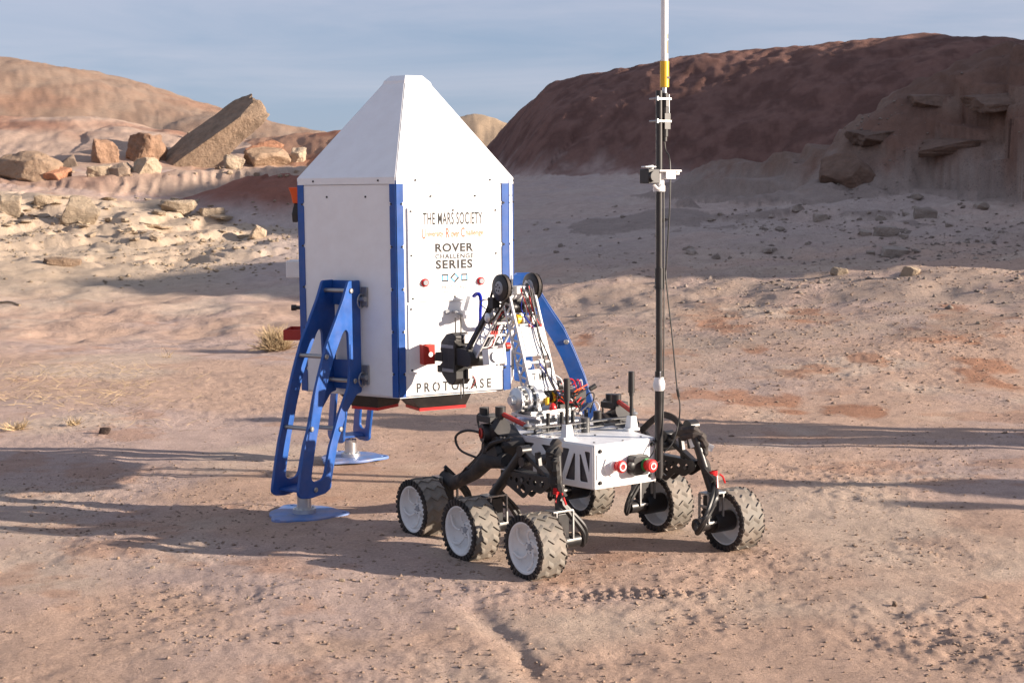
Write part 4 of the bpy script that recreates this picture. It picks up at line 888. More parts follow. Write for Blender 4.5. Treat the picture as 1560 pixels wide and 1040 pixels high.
# shoulder gearbox on the left and the motor pack on the right
SY, SZ = .190, .655
m = MB()
m.lathe([(-.190, 0), (-.190, .020), (-.168, .024), (-.163, .048), (-.156, .056), (-.143, .056), (-.141, .034), (-.120, .034), (-.119, .054), (-.113, .060), (-.098, .060), (-.096, .042), (-.085, .042), (-.084, .066), (-.066, .066), (-.064, .046), (-.02, .044), (-.02, 0)], (0, SY, SZ), (1, 0, 0), 30)
gb = m.build('shoulder_gearbox', M_alu, rover)
m = MB()
for xx, rad_ in ((-.139, .056), (-.090, .060)):
    for k in range(12):
        a = k * PI / 6; m.cyl((xx - .006, SY + rad_ * math.cos(a), SZ + rad_ * math.sin(a)), (xx + .012, SY + rad_ * math.cos(a), SZ + rad_ * math.sin(a)), .0065, n=6)
m.cyl((-.1172, SY, SZ), (-.1215, SY, SZ), .043, n=24)
for k in range(3): a = k * 2.1 + 1; m.cyl((-.1605, SY + .030 * math.cos(a), SZ + .030 * math.sin(a)), (-.150, SY + .030 * math.cos(a), SZ + .030 * math.sin(a)), .004, n=6)
m.build('gear_ring', M_steel, gb)
m = MB(); m.loft([[(-.07, SY - .06, .60), (-.07, SY + .06, .60), (-.05, SY + .06, .60), (-.05, SY - .06, .60)], [(-.07, SY - .035, .655), (-.07, SY + .05, .68), (-.05, SY + .05, .68), (-.05, SY - .035, .655)]]); m.loft([[(.075, SY - .06, .60), (.075, SY + .06, .60), (.09, SY + .06, .60), (.09, SY - .06, .60)], [(.075, SY - .035, .655), (.075, SY + .05, .68), (.09, SY + .05, .68), (.09, SY - .035, .655)]])
m.box((.01, SY, .5985), (.27, .15, .012)); m.build('shoulder_bracket', M_steel, rover, bevel=.001)
m = MB(); m.cyl((-.02, SY, SZ), (.035, SY, SZ), .028, n=16); m.cyl((.05, SY - .02, SZ - .01), (.13, SY - .02, SZ - .01), .026, n=16); m.box((.16, SY - .01, .645), (.10, .09, .06)); m.box((.10, SY - .05, .615), (.12, .05, .022)); m.cyl((.10, SY + .03, .70), (.16, SY + .03, .70), .022, n=14); m.build('motor_pack', M_black, rover, bevel=.002)
m = MB(); m.cyl((.038, SY - .01, SZ), (.048, SY - .01, SZ), .029, n=16); m.cyl((.132, SY - .02, SZ - .01), (.14, SY - .02, SZ - .01), .024, n=14); m.cyl((-.015, SY - .05, .625), (-.015, SY - .05, .66), .010, n=10); m.build('motor_ring', M_yellow, rover)
m = MB(); m.lathe([(0, .016), (.012, .017), (.026, .010), (.032, .0)], (.0, SY - .075, .606), (0, 0, 1), 14); m.build('red_cap', M_redb, rover)
# lower arm: two pierced side plates, cover plates between their rear edges
LA = Matrix(((0, 0, 1, 0), (aL.y, nL.y, 0, S0.y), (aL.z, nL.z, 0, S0.z), (0, 0, 0, 1)))
lo = [(-.03, -.040), (-.03, .030), (.50, .030), (.545, .012), (.55, -.02), (.50, -.040)]
hol = [circ(.02, -.005, .020)]
for k in range(7):
    x = .075 + k * .06
    hol.append(round_poly([(x - .024, -.030), (x + .020, -.030), (x - .002, .012)], .004, 2)); hol.append(round_poly([(x + .006, .018), (x + .052, .018), (x + .028, -.022)], .004, 2))
lp_me = plate_mesh('lower_arm_plate', [round_poly(lo, .012, 3)] + hol, .006, M_alu, LA, bev=.0008)
for sg in (-1, 1): o = link_mesh('lower_arm_plate', lp_me, rover); o.location.x = sg * .072
m = MB()
for sg in (-1, 1): m.bar(pa(-.05, .031, sg * .073), pa(1.0, .031, sg * .073), .009, .010, (1, 0, 0))
for t in (.03, .215, .29, .62, .36): m.bar(pa(t, .028, -.07), pa(t, .028, .07), .010, .010, aL)
m.build('arm_rail', M_whitep, rover, bevel=.001)
def cover(t0, t1, nm, ribs):
    m = MB(); c = pa((t0 + t1) / 2, .035, 0); M = frame(c, (1, 0, 0), aL); m.box((0, 0, 0), (.138, (t1 - t0) * LL, .003), M)
    for x in ribs: m.box((x, 0, .003), (.006, (t1 - t0) * LL * .96, .004), M)
    return m.build(nm, M_white, rover, bevel=.0008), M
cover(.365, .61, 'arm_cover', (-.055, -.012, .035, .058))
cv, CM = cover(.04, .21, 'arm_nameplate', ())
# frame(): z of CM points to the rear and up
fl = 1 if (CM.to_3x3() @ Vector((0, 0, 1))).dot(nL) > 0 else -1
tm = link_mesh('lettering', text_mesh('lettering', 'T MFL', .104, .040, M_dprint, CM @ Matrix.Translation((-.002, .014, .0020 * fl)), spacing=1.0, shear=.12, bold=.02), cv)
m = MB()
for x in (-.062, .062):
    for y in (-.03, -.01, .012, .032): m.cyl(CM @ Vector((x, y, .001)), CM @ Vector((x, y, .0035)), .002, n=6)
m.build('rivet', M_darksteel, cv)
m = MB(); m.cyl(pa(.29, .0, -.055), pa(.29, .0, -.03), .020, n=16); m.cyl(pa(.29, .0, .02), pa(.29, .0, .05), .022, n=16); m.cyl(pa(.70, .0, -.02), pa(.70, .0, .05), .026, n=16); m.cyl(pa(.95, -.005, -.05), pa(.95, -.005, .05), .022, n=16); m.build('arm_motor', M_whitep, rover)
m = MB(); m.cyl(pa(.72, -.005, -.045), pa(.72, -.005, -.018), .024, n=18); m.build('motor_can', M_yellow, rover)
for c_, d_ in ((pa(.645, .015, -.025), (.055, .03, .02)), (pa(.98, .03, -.012), (.05, .035, .035))):
    m = MB(); m.box(c_, d_); m.build('circuit_box', M_whitep, rover, bevel=.002)
m = MB(); m.cyl(pa(.84, -.01, -.05), pa(.84, -.01, .05), .028, n=14); m.box(pa(.88, -.03, .0), (.10, .04, .06)); m.build('elbow_motor', M_black, rover, bevel=.002)
# elbow pulleys and belts
for sg in (-1, 1):
    x = sg * .088; c = Vector((x, E0.y, E0.z + .012))
    m = MB(); m.lathe([(-.018, 0), (-.018, .058), (-.014, .064), (-.011, .060), (.011, .060), (.014, .064), (.018, .058), (.018, 0)], c, (1, 0, 0), 32); pu = m.build('elbow_pulley', M_blackm, rover)
    m = MB(); m.lathe([(-.024, 0), (-.024, .026), (-.018, .032), (.018, .032), (.024, .026), (.024, 0)], c, (1, 0, 0), 24); hb = m.build('pulley_hub', M_grey, pu)
    m = MB()
    for k in range(5): a = k * 2 * PI / 5 + .4; m.cyl(c + Vector((-.0255, .015 * math.cos(a), .015 * math.sin(a))), c + Vector((.0255, .015 * math.cos(a), .015 * math.sin(a))), .0045, n=8)
    m.build('hub_hole', M_dprint, pu)
    # belt wraps the pulley and runs down the upper arm
    m = MB(); q = Vector((x, .505, 1.010)); r1_, r2_ = .0625, .028; d = (q - c).normalized(); pn = Vector((0, -d.z, d.y)); pts = []
    for t in np.linspace(PI / 2, 3 * PI / 2, 14): pts.append(c + d * (r1_ * math.cos(t)) + pn * (r1_ * math.sin(t)))
    for t in np.linspace(-PI / 2, PI / 2, 10): pts.append(q + d * (r2_ * math.cos(t)) + pn * (r2_ * math.sin(t)))
    pts.append(pts[0])
    for a_1, b_1 in zip(pts[:-1], pts[1:]): m.loft([[p + Vector((dx_, 0, 0)) for p in (a_1, b_1) for dx_ in ((-.007, .007) if p is a_1 else (.007, -.007))], [p + d2_ + Vector((dx_, 0, 0)) for p in (a_1, b_1) for dx_ in ((-.007, .007) if p is a_1 else (.007, -.007)) for d2_ in (((p - (c + q) * .5).normalized() * .003),)]])
    m.build('drive_belt', M_rubber, pu)
    m = MB(); m.lathe([(-.012, 0), (-.012, .020), (-.009, .024), (.009, .024), (.012, .020), (.012, 0)], q, (1, 0, 0), 20); m.build('idler_pulley', M_alu, pu)
m = MB(); m.cyl((-.10, E0.y, E0.z + .012), (.10, E0.y, E0.z + .012), .009, n=12); m.build('elbow_shaft', M_steel, rover)
# upper arm
W0 = Vector((0, .70, .795)); U0 = Vector((0, E0.y, E0.z + .012)); aU = (W0 - U0).normalized(); UL = (W0 - U0).length; nU = Vector((0, -aU.z, aU.y))
UA = Matrix(((0, 0, 1, 0), (aU.y, nU.y, 0, U0.y), (aU.z, nU.z, 0, U0.z), (0, 0, 0, 1)))
uo = [(-.02, -.032), (-.02, .030), (.40, .026), (.46, .014), (.46, -.016), (.40, -.028)]
hol = [circ(.0, 0, .018)]
for k in range(6):
    x = .06 + k * .056; hol.append(round_poly([(x - .022, -.022), (x + .018, -.022), (x - .002, .014)], .004, 2)); hol.append(round_poly([(x + .006, .018), (x + .048, .018), (x + .026, -.016)], .004, 2))
up_me = plate_mesh('upper_arm_plate', [round_poly(uo, .012, 3)] + hol, .006, M_alu, UA, bev=.0008)
def pu_(t, off, r): p = U0 + aU * (t * UL) + nU * off; return Vector((r, p.y, p.z))
for sg in (-1, 1): o = link_mesh('upper_arm_plate', up_me, rover); o.location.x = sg * .060
m = MB()
for t in (.25, .45, .62, .80): m.bar(pu_(t, -.024, -.058), pu_(t, -.024, .058), .009, .009, aU)
for sg in (-1, 1): m.bar(pu_(.05, -.032, sg * .062), pu_(.92, -.028, sg * .062), .009, .008, (1, 0, 0))
m.build('arm_strut', M_whitep, rover, bevel=.0008)
m = MB(); m.bar(pu_(.30, .036, -.066), pu_(1.06, .050, -.066), .022, .018, (1, 0, 0)); m.bar(pu_(.30, .036, .030), pu_(1.05, .044, .030), .018, .016, (1, 0, 0)); m.build('black_rail', M_blackm, rover, bevel=.002)
m = MB(); M = frame(Vector((-.03, .560, .815)), (1, 0, 0), (0, .15, 1)); m.box((0, 0, 0), (.085, .075, .055), M); m.box((.055, .005, 0), (.012, .10, .05), M); wb = m.build('white_motor_box', M_whitep, rover, bevel=.002)
m = MB(); cc = Vector((-.032, .530, .818)); m.lathe([(0, .0), (0, .012), (.004, .014), (.004, .026), (.010, .027), (.010, 0)], cc, (0, -1, .15), 20)
for k in range(6): a = k * PI / 3; m.cyl(cc + Vector((.019 * math.cos(a), -.0105, .019 * math.sin(a))), cc + Vector((.019 * math.cos(a), -.0115, .019 * math.sin(a))), .0028, n=6)
m.build('motor_face', M_alu, wb)
m = MB(); m.box(pu_(.62, -.012, -.015), (.045, .022, .028)); m.cyl(pu_(.78, -.03, .075), pu_(.78, -.03, .10), .018, n=12); m.build('red_module', M_red, rover, bevel=.002)
for f_ in (lambda m: m.cyl(pu_(.80, -.035, .05), pu_(.80, -.035, .095), .016, n=14), lambda m: m.box(pu_(.42, .0, .0), (.05, .05, .03)), lambda m: m.cyl(pu_(.33, .01, -.05), pu_(.33, .01, .04), .016, n=12), lambda m: m.box((-.09, .46, 1.085), (.04, .045, .05))):
    m = MB(); f_(m); m.build('small_motor', M_black, rover, bevel=.002)
# wrist and gripper
GR = -.045
m = MB(); m.cyl((GR + .045, .70, .795), (GR - .045, .70, .795), .038, n=20); m.box((GR, .755, .80), (.085, .10, .085)); m.build('wrist', M_blackm, rover, bevel=.003)
m = MB()
prof = [(.80, .685), (.80, .90), (.835, .915), (.885, .905), (.935, .865), (.945, .82), (.925, .80), (.925, .765), (.95, .745), (.93, .70), (.87, .655), (.83, .655)]
GM = Matrix(((0, 0, 1, GR), (1, 0, 0, 0), (0, 1, 0, 0), (0, 0, 0, 1)))
m.prism(prof, -.045, .045, GM); m.box((GR, .83, .80), (.105, .06, .16)); m.box((GR - .03, .95, .725), (.03, .05, .035)); gr = m.build('gripper', M_black, rover, bevel=.004)
m = MB(); m.bar((GR - .048, .81, .847), (GR - .048, .925, .843), .016, .010, (1, 0, 0)); m.bar((GR - .048, .81, .728), (GR - .048, .915, .725), .016, .010, (1, 0, 0)); m.build('gripper_bar', M_steel, gr, bevel=.001)
for sg in (-1, 1):
    m = MB(); m.loft([[(GR + sg * .032 + a * .016, .92, .788 + b * .024) for a, b in ((-1, -1), (1, -1), (1, 1), (-1, 1))], [(GR + sg * .030 + a * .014, .99, .784 + b * .022) for a, b in ((-1, -1), (1, -1), (1, 1), (-1, 1))], [(GR + sg * .018 + a * .012, 1.018, .774 + b * .017) for a, b in ((-1, -1), (1, -1), (1, 1), (-1, 1))], [(GR + sg * .012 + a * .009, 1.036, .768 + b * .010) for a, b in ((-1, -1), (1, -1), (1, 1), (-1, 1))]]); m.build('finger', M_rubber, gr, bevel=.003)
m = MB()
for y_, z0_, z1_ in ((.868, .90, .985), (.818, .90, 1.005), (.825, .585, .68), (.80, .60, .69)):
    m = MB(); m.cyl((GR + .0, y_, z0_), (GR + .0, y_, z1_), .0035, n=8); m.build('guide_rod', M_darksteel, gr)
for c_, d_ in (((GR + .02, .805, .885), (.04, .035, .045)), ((GR + .03, .80, .71), (.03, .04, .05)), ((GR + .02, .775, .84), (.06, .03, .03))):
    m = MB(); m.box(c_, d_); m.build('gripper_servo', M_steel, gr, bevel=.002)
# wiring
rnd = random.Random(5)
def wire(pts, col, r=.0028, n=7, par=None, nm='wire'):
    m = MB(); m.tube(spline_pts(pts, n), r, 5); return m.build(nm, M_wire[col], par or rover)
for k in range(7):
    x = -.02 + .055 * rnd.random(); j = lambda s: rnd.uniform(-s, s)
    wire([pa(1.0, .05, x), pa(.80, .035 + j(.02), x + j(.03)), pa(.62, .030 + j(.02), x + .01 + j(.03)), pa(.64, .045, x + .02 + j(.015)), pa(.60, .01, x + .03)], 'krwkbrk'[k])
wire([pa(.99, .06, .02), pa(.75, .06, .025), pa(.5, .055, .02), pa(.30, .052, .025), pa(.12, .058, .02), pa(-.05, .075, .04), pa(-.13, .10, .05)], 'k', .0042)
wire([pa(.97, .055, .04), pa(.74, .055, .03), pa(.5, .052, .030), pa(.28, .055, .052), pa(.10, .06, .035), pa(-.02, .06, .045), pa(-.16, .07, .02)], 'k', .0036)
wire([pa(.27, .04, .0), pa(.15, .05, .025), pa(-.0, .06, .045), pa(-.07, .06, .07), pa(-.11, .05, .12)], 'b', .003)
wire([pa(.27, .04, .01), pa(.15, .052, .03), pa(.0, .06, .05), pa(-.06, .06, .085), pa(-.10, .05, .14)], 'w', .003)
wire([pa(.16, .045, .06), pa(.10, .06, .085), pa(.02, .05, .10), pa(-.04, .045, .085), pa(-.01, .05, .06)], 'w', .004)
for k in range(20):
    x0 = rnd.uniform(-.0, .10); x1 = rnd.uniform(.08, .24); z0_ = rnd.uniform(.62, .70); z1_ = rnd.uniform(.605, .70); y0 = SY - rnd.uniform(.02, .07); y1 = SY - rnd.uniform(-.03, .08)
    wire([(x0, y0, z0_), (x0 + .3 * (x1 - x0), y0 - .02, z0_ - rnd.uniform(.0, .03)), (x0 + .6 * (x1 - x0), y1 - .03, z1_ - rnd.uniform(.0, .03)), (x1, y1, z1_)], 'kroKkrkwkor'.lower()[k % 11], rnd.uniform(.0024, .0042))
for k in range(4): wire([(.10 + .02 * k, SY + .02, .69), (.13 + .02 * k, SY - .0, .725 - .012 * k), (.17 + .015 * k, SY - .01, .72), (.19 + .01 * k, SY - .02, .64)], 'rkrwro'[k], .003)
m = MB(); m.cyl((.25, SY - .03, .675), (.28, SY - .035, .69), .012, n=12); m.build('plug', M_black, rover)
for k in range(14):
    t0 = rnd.uniform(.05, .5); t1 = t0 + rnd.uniform(.2, .4); x0 = rnd.uniform(-.05, .05); x1 = rnd.uniform(-.05, .05)
    wire([pu_(t0, rnd.uniform(-.03, .03), x0), pu_((t0 + t1) / 2, rnd.uniform(-.05, .04), (x0 + x1) / 2 + rnd.uniform(-.03, .03)), pu_(t1, rnd.uniform(-.03, .02), x1)], 'kkrkwrkkrwkkkk'[k], rnd.uniform(.002, .0036))
wire([(-.08, .44, 1.09), (-.12, .48, 1.10), (-.12, .53, 1.08), (-.10, .50, 1.05), (-.08, .47, 1.06)], 'k', .0025)
wire([(GR, .80, .88), (GR - .02, .74, .92), (GR - .02, .68, .95), (GR, .62, .93)], 'w', .002); wire([(GR + .03, .80, .72), (GR + .05, .77, .68), (GR + .04, .79, .64)], 'r', .0025); wire([(GR + .03, .80, .72), (GR + .06, .78, .66), (GR + .03, .80, .63)], 'k', .0022)
wire([(.20, .10, .53), (.22, .05, .60), (.24, .12, .62), (.22, .2, .56)], 'w', .0035); wire([(.23, .22, .56), (.28, .22, .64), (.26, .14, .65), (.22, .12, .57)], 'k', .0035)

# ------------------------------------------------------------------ rocks, stones and plants
def rock_material(name, col, var=.25):
    m = bpy.data.materials.new(name); m.use_nodes = True; t = m.node_tree; b = t.nodes['Principled BSDF']; n = t.nodes.new; l = t.links.new
    b.inputs['Roughness'].default_value = .9; b.inputs['Specular IOR Level'].default_value = .2
    ge = n('ShaderNodeNewGeometry'); oi = n('ShaderNodeObjectInfo')
    a = n('ShaderNodeTexNoise'); a.inputs['Scale'].default_value = 3.5; a.inputs['Detail'].default_value = 8; a.inputs['Roughness'].default_value = .65; l(ge.outputs['Position'], a.inputs['Vector'])
    r = n('ShaderNodeValToRGB'); e = r.color_ramp.elements; e[0].position = .3; e[1].position = .72
    e[0].color = (*[c * (1 - var) for c in col], 1); e[1].color = (*[min(.85, c * (1 + var)) for c in col], 1); l(a.outputs['Fac'], r.inputs['Fac'])
    mr = n('ShaderNodeMapRange'); mr.inputs['To Min'].default_value = .78; mr.inputs['To Max'].default_value = 1.15; l(oi.outputs['Random'], mr.inputs['Value'])
    sc = n('ShaderNodeVectorMath'); sc.operation = 'SCALE'; l(r.outputs['Color'], sc.inputs[0]); l(mr.outputs['Result'], sc.inputs['Scale']); l(sc.outputs['Vector'], b.inputs['Base Color'])
    f = n('ShaderNodeTexNoise'); f.inputs['Scale'].default_value = 7; f.inputs['Detail'].default_value = 8; f.inputs['Roughness'].default_value = .7; l(ge.outputs['Position'], f.inputs['Vector'])
    mp_ = n('ShaderNodeMapping'); mp_.inputs['Scale'].default_value = (1.5, 1.5, 7); mp_.inputs['Rotation'].default_value = (.25, .2, 0); l(ge.outputs['Position'], mp_.inputs['Vector'])
    bd_ = n('ShaderNodeTexNoise'); bd_.inputs['Scale'].default_value = 1.0; bd_.inputs['Detail'].default_value = 5; bd_.inputs['Roughness'].default_value = .65; l(mp_.outputs['Vector'], bd_.inputs['Vector'])
    fa_ = n('ShaderNodeMath'); fa_.operation = 'MULTIPLY_ADD'; fa_.inputs[1].default_value = .5; l(bd_.outputs['Fac'], fa_.inputs[0]); l(f.outputs['Fac'], fa_.inputs[2])
    bp = n('ShaderNodeBump'); bp.inputs['Distance'].default_value = .13; bp.inputs['Strength'].default_value = .9; l(fa_.outputs[0], bp.inputs['Height']); l(bp.outputs['Normal'], b.inputs['Normal'])
    return m
M_rbrown = rock_material('brown_sandstone', (.37, .26, .18)); M_rpale = rock_material('pale_sandstone', (.46, .36, .26), .22); M_rgrey = rock_material('grey_stone', (.38, .31, .26))
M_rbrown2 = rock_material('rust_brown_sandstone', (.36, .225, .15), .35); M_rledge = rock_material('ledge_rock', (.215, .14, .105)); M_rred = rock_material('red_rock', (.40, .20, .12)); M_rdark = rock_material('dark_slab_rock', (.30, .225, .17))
def ico(sub):
    t = (1 + 5 ** .5) / 2
    v = [Vector(p).normalized() for p in [(-1, t, 0), (1, t, 0), (-1, -t, 0), (1, -t, 0), (0, -1, t), (0, 1, t), (0, -1, -t), (0, 1, -t), (t, 0, -1), (t, 0, 1), (-t, 0, -1), (-t, 0, 1)]]
    f = [(0, 11, 5), (0, 5, 1), (0, 1, 7), (0, 7, 10), (0, 10, 11), (1, 5, 9), (5, 11, 4), (11, 10, 2), (10, 7, 6), (7, 1, 8), (3, 9, 4), (3, 4, 2), (3, 2, 6), (3, 6, 8), (3, 8, 9), (4, 9, 5), (2, 4, 11), (6, 2, 10), (8, 6, 7), (9, 8, 1)]
    for _ in range(sub):
        mid = {}; nf = []
        def m(a, b):
            k = (min(a, b), max(a, b))
            if k not in mid: mid[k] = len(v); v.append(((v[a] + v[b]) / 2).normalized())
            return mid[k]
        for a, b, c in f:
            x, y, z = m(a, b), m(b, c), m(c, a); nf += [(a, x, z), (b, y, x), (c, z, y), (x, y, z)]
        f = nf
    return np.array([tuple(p) for p in v]), f
ICO = {k: ico(k) for k in (1, 2, 3, 4)}
def rock_mesh(name, seed, sub, mat_, cuts=9, flat=1.0, box=0.0, nz_=.10):
    """unit stone: a sphere cut by random planes (angular faces), roughened"""
    r = np.random.RandomState(seed); V, F = ICO[sub]; V = V.copy() * 1.25
    pl = r.normal(size=(cuts, 3)); pl /= np.linalg.norm(pl, axis=1)[:, None]; ds = r.uniform(.62, .95, cuts)
    if box:
        ax = np.array([(1, 0, 0), (-1, 0, 0), (0, 1, 0), (0, -1, 0), (0, 0, 1), (0, 0, -1)], float) + r.normal(size=(6, 3)) * .12; ax /= np.linalg.norm(ax, axis=1)[:, None]
        pl = np.vstack([pl, ax]); ds = np.append(ds + .06, r.uniform(.66, .86, 6))
    for p, d in zip(pl, ds):
        k = V @ p; o = np.maximum(k - d, 0); V -= o[:, None] * p[None, :]
    nn = fbm(V[:, 0] * 3 + seed * 3.7, V[:, 1] * 3 + V[:, 2] * 2.1, 1.6, 4, seed % 50 + 200) + .6 * fbm(V[:, 1] * 3 - seed, V[:, 2] * 3 + V[:, 0] * 1.3, .9, 3, seed % 50 + 260)
    V = V * (1 + nz_ * 1.6 * nn)[:, None]; V[:, 2] *= flat
    me = bpy.data.meshes.new(name); me.from_pydata(V.tolist(), [], F); me.materials.append(mat_); me.update()
    me.polygons.foreach_set('use_smooth', [sub >= 3] * len(me.polygons)); return me
def hits(uv):
    """where rays through photo points meet the ground"""
    Ys = np.exp(np.linspace(math.log(4.3), math.log(118), 520)); D = np.array([ray(u, v) for u, v in uv]); D = D / D[:, 1:2]
    X = D[:, :1] * Ys[None, :]; Z = CAMH + D[:, 2:] * Ys[None, :]; Yy = np.repeat(Ys[None, :], len(uv), 0)
    T = terrain(X.ravel(), Yy.ravel())[0].reshape(X.shape)
    below = Z < T; k = np.where(below.any(1), below.argmax(1), len(Ys) - 1); i = np.arange(len(uv))
    return np.stack([X[i, k], Yy[i, k], T[i, k]], 1)
def put_rock(me, name, p, size, rz, tilt=(0, 0), sink=.25):
    o = link_mesh(name, me); o.scale = size; o.rotation_euler = (tilt[0], tilt[1], rz); o.location = (p[0], p[1], p[2] + size[2] * (.62 - sink)); return o
def named_rock(u0, v0, u1, v1, me, label, rz=0, tilt=(0, 0), depth=1.0, name='boulder', sink=.2, dY=0):
    p = hits([((u0 + u1) / 2, v1)])[0]; k = p[1] / FPX; sx = (u1 - u0) * k * .5; sz = (v1 - v0) * k * .62
    p = (p[0], p[1] + sx * depth * .7 + dY, p[2])
    o = put_rock(me, name, p, (sx, sx * depth, sz), rz, tilt, sink); tag(o, label, 'rock'); return o
BLK = [rock_mesh('boulder', 11 + i, 4, M_rbrown2, 16, 1, 1.0, .15) for i in range(4)]
RND = [rock_mesh('boulder', 31 + i, 4, M_rbrown, 9, 1, 0, .07) for i in range(3)]
PAL = [rock_mesh('boulder', 51 + i, 4, M_rpale, 12, 1, .5, .10) for i in range(4)]
RRD = rock_mesh('boulder', 71, 4, M_rred, 10, 1, 0, .09)
named_rock(132, 204, 178, 249, BLK[0], 'squared brown boulder standing left of the pillar shaped one', .5, (0, .06), .9)
named_rock(184, 193, 250, 246, BLK[1], 'tall angular tan boulder with a cleft between the squared block and the tilted slab', .9, (.05, -.1), .9)
named_rock(126, 244, 168, 270, PAL[0], 'small pale pointed boulder in front of the squared brown one', .3)
named_rock(158, 246, 202, 270, rock_mesh('boulder', 81, 4, M_rdark, 8, 1, .8, .05), 'dark flat boulder with a shaded underside below the tall tan one', .2, (0, -.25), .8)
named_rock(196, 238, 244, 268, PAL[1], 'pale flat topped boulder just left of the foot of the tilted slab', 1.1, (0, .1), .9)
named_rock(-12, 234, 78, 277, RND[0], 'broad rounded brown boulder cut by the left edge', .4, (0, 0), .8)
named_rock(90, 235, 118, 256, rock_mesh('boulder', 82, 3, M_rdark, 8, 1, 1, .05), 'small dark leaning boulder above the reddish slab', .2, (0, -.5), .8)
named_rock(54, 254, 102, 275, RRD, 'low reddish slab of rock in front of the small leaning boulder', .1, (0, -.15), .8)
named_rock(26, 260, 44, 276, rock_mesh('boulder', 83, 3, M_rdark, 8, 1, .6, .06), 'little dark boulder at the foot of the broad rounded one', .2)
named_rock(364, 220, 434, 252, RND[1], 'rounded brown boulder right of the foot of the tilted slab', .9, (0, .1), .8)
named_rock(338, 232, 374, 259, PAL[2], 'pale wedge of rock under the raised end of the tilted slab', .4, (0, .2), .8)
named_rock(352, 208, 424, 246, rock_mesh('boulder', 84, 4, M_rred, 9, 1, 0, .10), 'reddish rubble heap behind the rounded boulder', .3, (0, .15), .9, dY=1.2)
named_rock(436, 224, 470, 251, PAL[3], 'pale broken boulder nearest the white roof', 1.4, (0, -.2), .8)
named_rock(282, 196, 302, 214, PAL[0], 'small white boulder high behind the tilted slab', .4, dY=0)
# the tilted slab: a thick plate of rock, one end raised
p0 = hits([(300, 258)])[0]; kk = p0[1] / FPX
sl_v, sl_f = ICO[4]; V = sl_v.copy() * 1.6
for ax_, d in (((1, 0, 0), .98), ((-1, 0, .25), 1.02), ((0, 1, 0), .95), ((0, -1, .1), .97), ((0, 0, 1), .96), ((0, 0, -1), .98), ((1, 0, -.9), 1.12), ((1, -.6, .3), 1.15), ((.9, .7, 0), 1.1), ((-.8, -.8, -.2), 1.15), ((-.62, 0, -.8), .98), ((-.5, .1, .85), 1.12), ((.5, -.3, -.8), 1.1)):
    a_x = np.array(ax_, float); a_x /= np.linalg.norm(a_x); q = V @ a_x; V -= np.maximum(q - d, 0)[:, None] * a_x[None, :]
nn = fbm(V[:, 0] * 2.2 + 5, V[:, 1] * 2 + V[:, 2] * 1.7, 1.2, 5, 301); V *= (1 + .11 * nn)[:, None]
V[:, 0] *= 94 * kk; V[:, 1] *= 34 * kk; V[:, 2] *= 19 * kk
# frame: local x climbs to the right; local z is the upper face, leaning up, left and towards the camera
ex = Vector((.80, .10, .56)).normalized(); ez = Vector((-.60, -.56, .58)); ez = (ez - ex * ez.dot(ex)).normalized(); ey = ez.cross(ex)
Rm = np.array([ex, ey, ez]).T; V = V @ Rm.T
me = bpy.data.meshes.new('tilted_rock'); me.from_pydata(V.tolist(), [], sl_f); me.materials.append(rock_material('weathered_sandstone', (.285, .205, .145), .3)); me.polygons.foreach_set('use_smooth', [True] * len(me.polygons)); me.update()
ts = link_mesh('tilted_rock', me); c_ = at(325, 212, p0[1] + 1.0); ts.location = tuple(c_); tag(ts, 'huge slab of brown rock tilted up to the right against the sky', 'rock')
# bigger pale slabs on the stony bank at left
PF = [rock_mesh('flat_rock', 101 + i, 3, M_rpale, 9, 1, .7, .08) for i in range(6)]
named_rock(90, 298, 148, 342, PF[0], 'large pale slab leaning left on top of the stony bank', .2, (.1, .5), .7, 'flat_rock')
named_rock(46, 300, 94, 320, PF[1], 'low pale slab left of the large leaning one', .5, (0, .1), .7, 'flat_rock')
named_rock(-12, 294, 34, 336, PF[2], 'pale block of rock cut by the left edge on the stony bank', .3, (0, .1), .8, 'flat_rock')
named_rock(236, 304, 300, 326, PF[3], 'long pale ledge rock on the bank crest', .1, (0, .05), .6, 'flat_rock')
named_rock(296, 312, 346, 334, PF[4], 'pale rounded ledge rock at the right end of the stony bank crest', .3, (0, 0), .7, 'flat_rock')
named_rock(60, 388, 124, 406, rock_mesh('flat_rock', 121, 3, M_rbrown, 9, 1, .3, .1), 'low brownish rock with a shadow left of it, alone below the stony bank', .2, (0, .1), .6, 'flat_rock')
named_rock(376, 344, 410, 366, PF[5], 'pale tilted slab in shade right of the stony bank', .7, (.2, .4), .6, 'flat_rock')
named_rock(1268, 407, 1291, 421, rock_mesh('stone', 131, 3, M_rpale, 8, 1, 0, .05), 'small upright pale stone in sun at the foot of the shaded slope', .2, (0, 0), .8, 'stone')
named_rock(1376, 406, 1404, 422, rock_mesh('stone', 132, 3, M_rpale, 8, 1, 0, .05), 'rounded pale stone in sun right of the small upright one', .2, (0, 0), .8, 'stone')
named_rock(1338, 374, 1398, 392, rock_mesh('flat_rock', 133, 3, M_rgrey, 8, 1, .4, .06), 'long flat slab in shade above the two sunlit stones', .1, (0, .05), .6, 'flat_rock')
named_rock(1388, 312, 1432, 332, rock_mesh('flat_rock', 134, 3, M_rgrey, 8, 1, .4, .06), 'flat ledge stone jutting from the shaded talus below the spur', .1, (0, .05), .6, 'flat_rock')
named_rock(1238, 324, 1262, 338, rock_mesh('stone', 135, 3, M_rgrey, 8, 1, .2, .06), 'blunt stone in shade near the nose of the spur', .4, (0, .2), .8, 'stone')
named_rock(1330, 342, 1372, 362, rock_mesh('stone', 136, 3, M_rgrey, 8, 1, .2, .06), 'pair shaped pale stone in shade under the spur', .4, (0, .1), .7, 'stone')
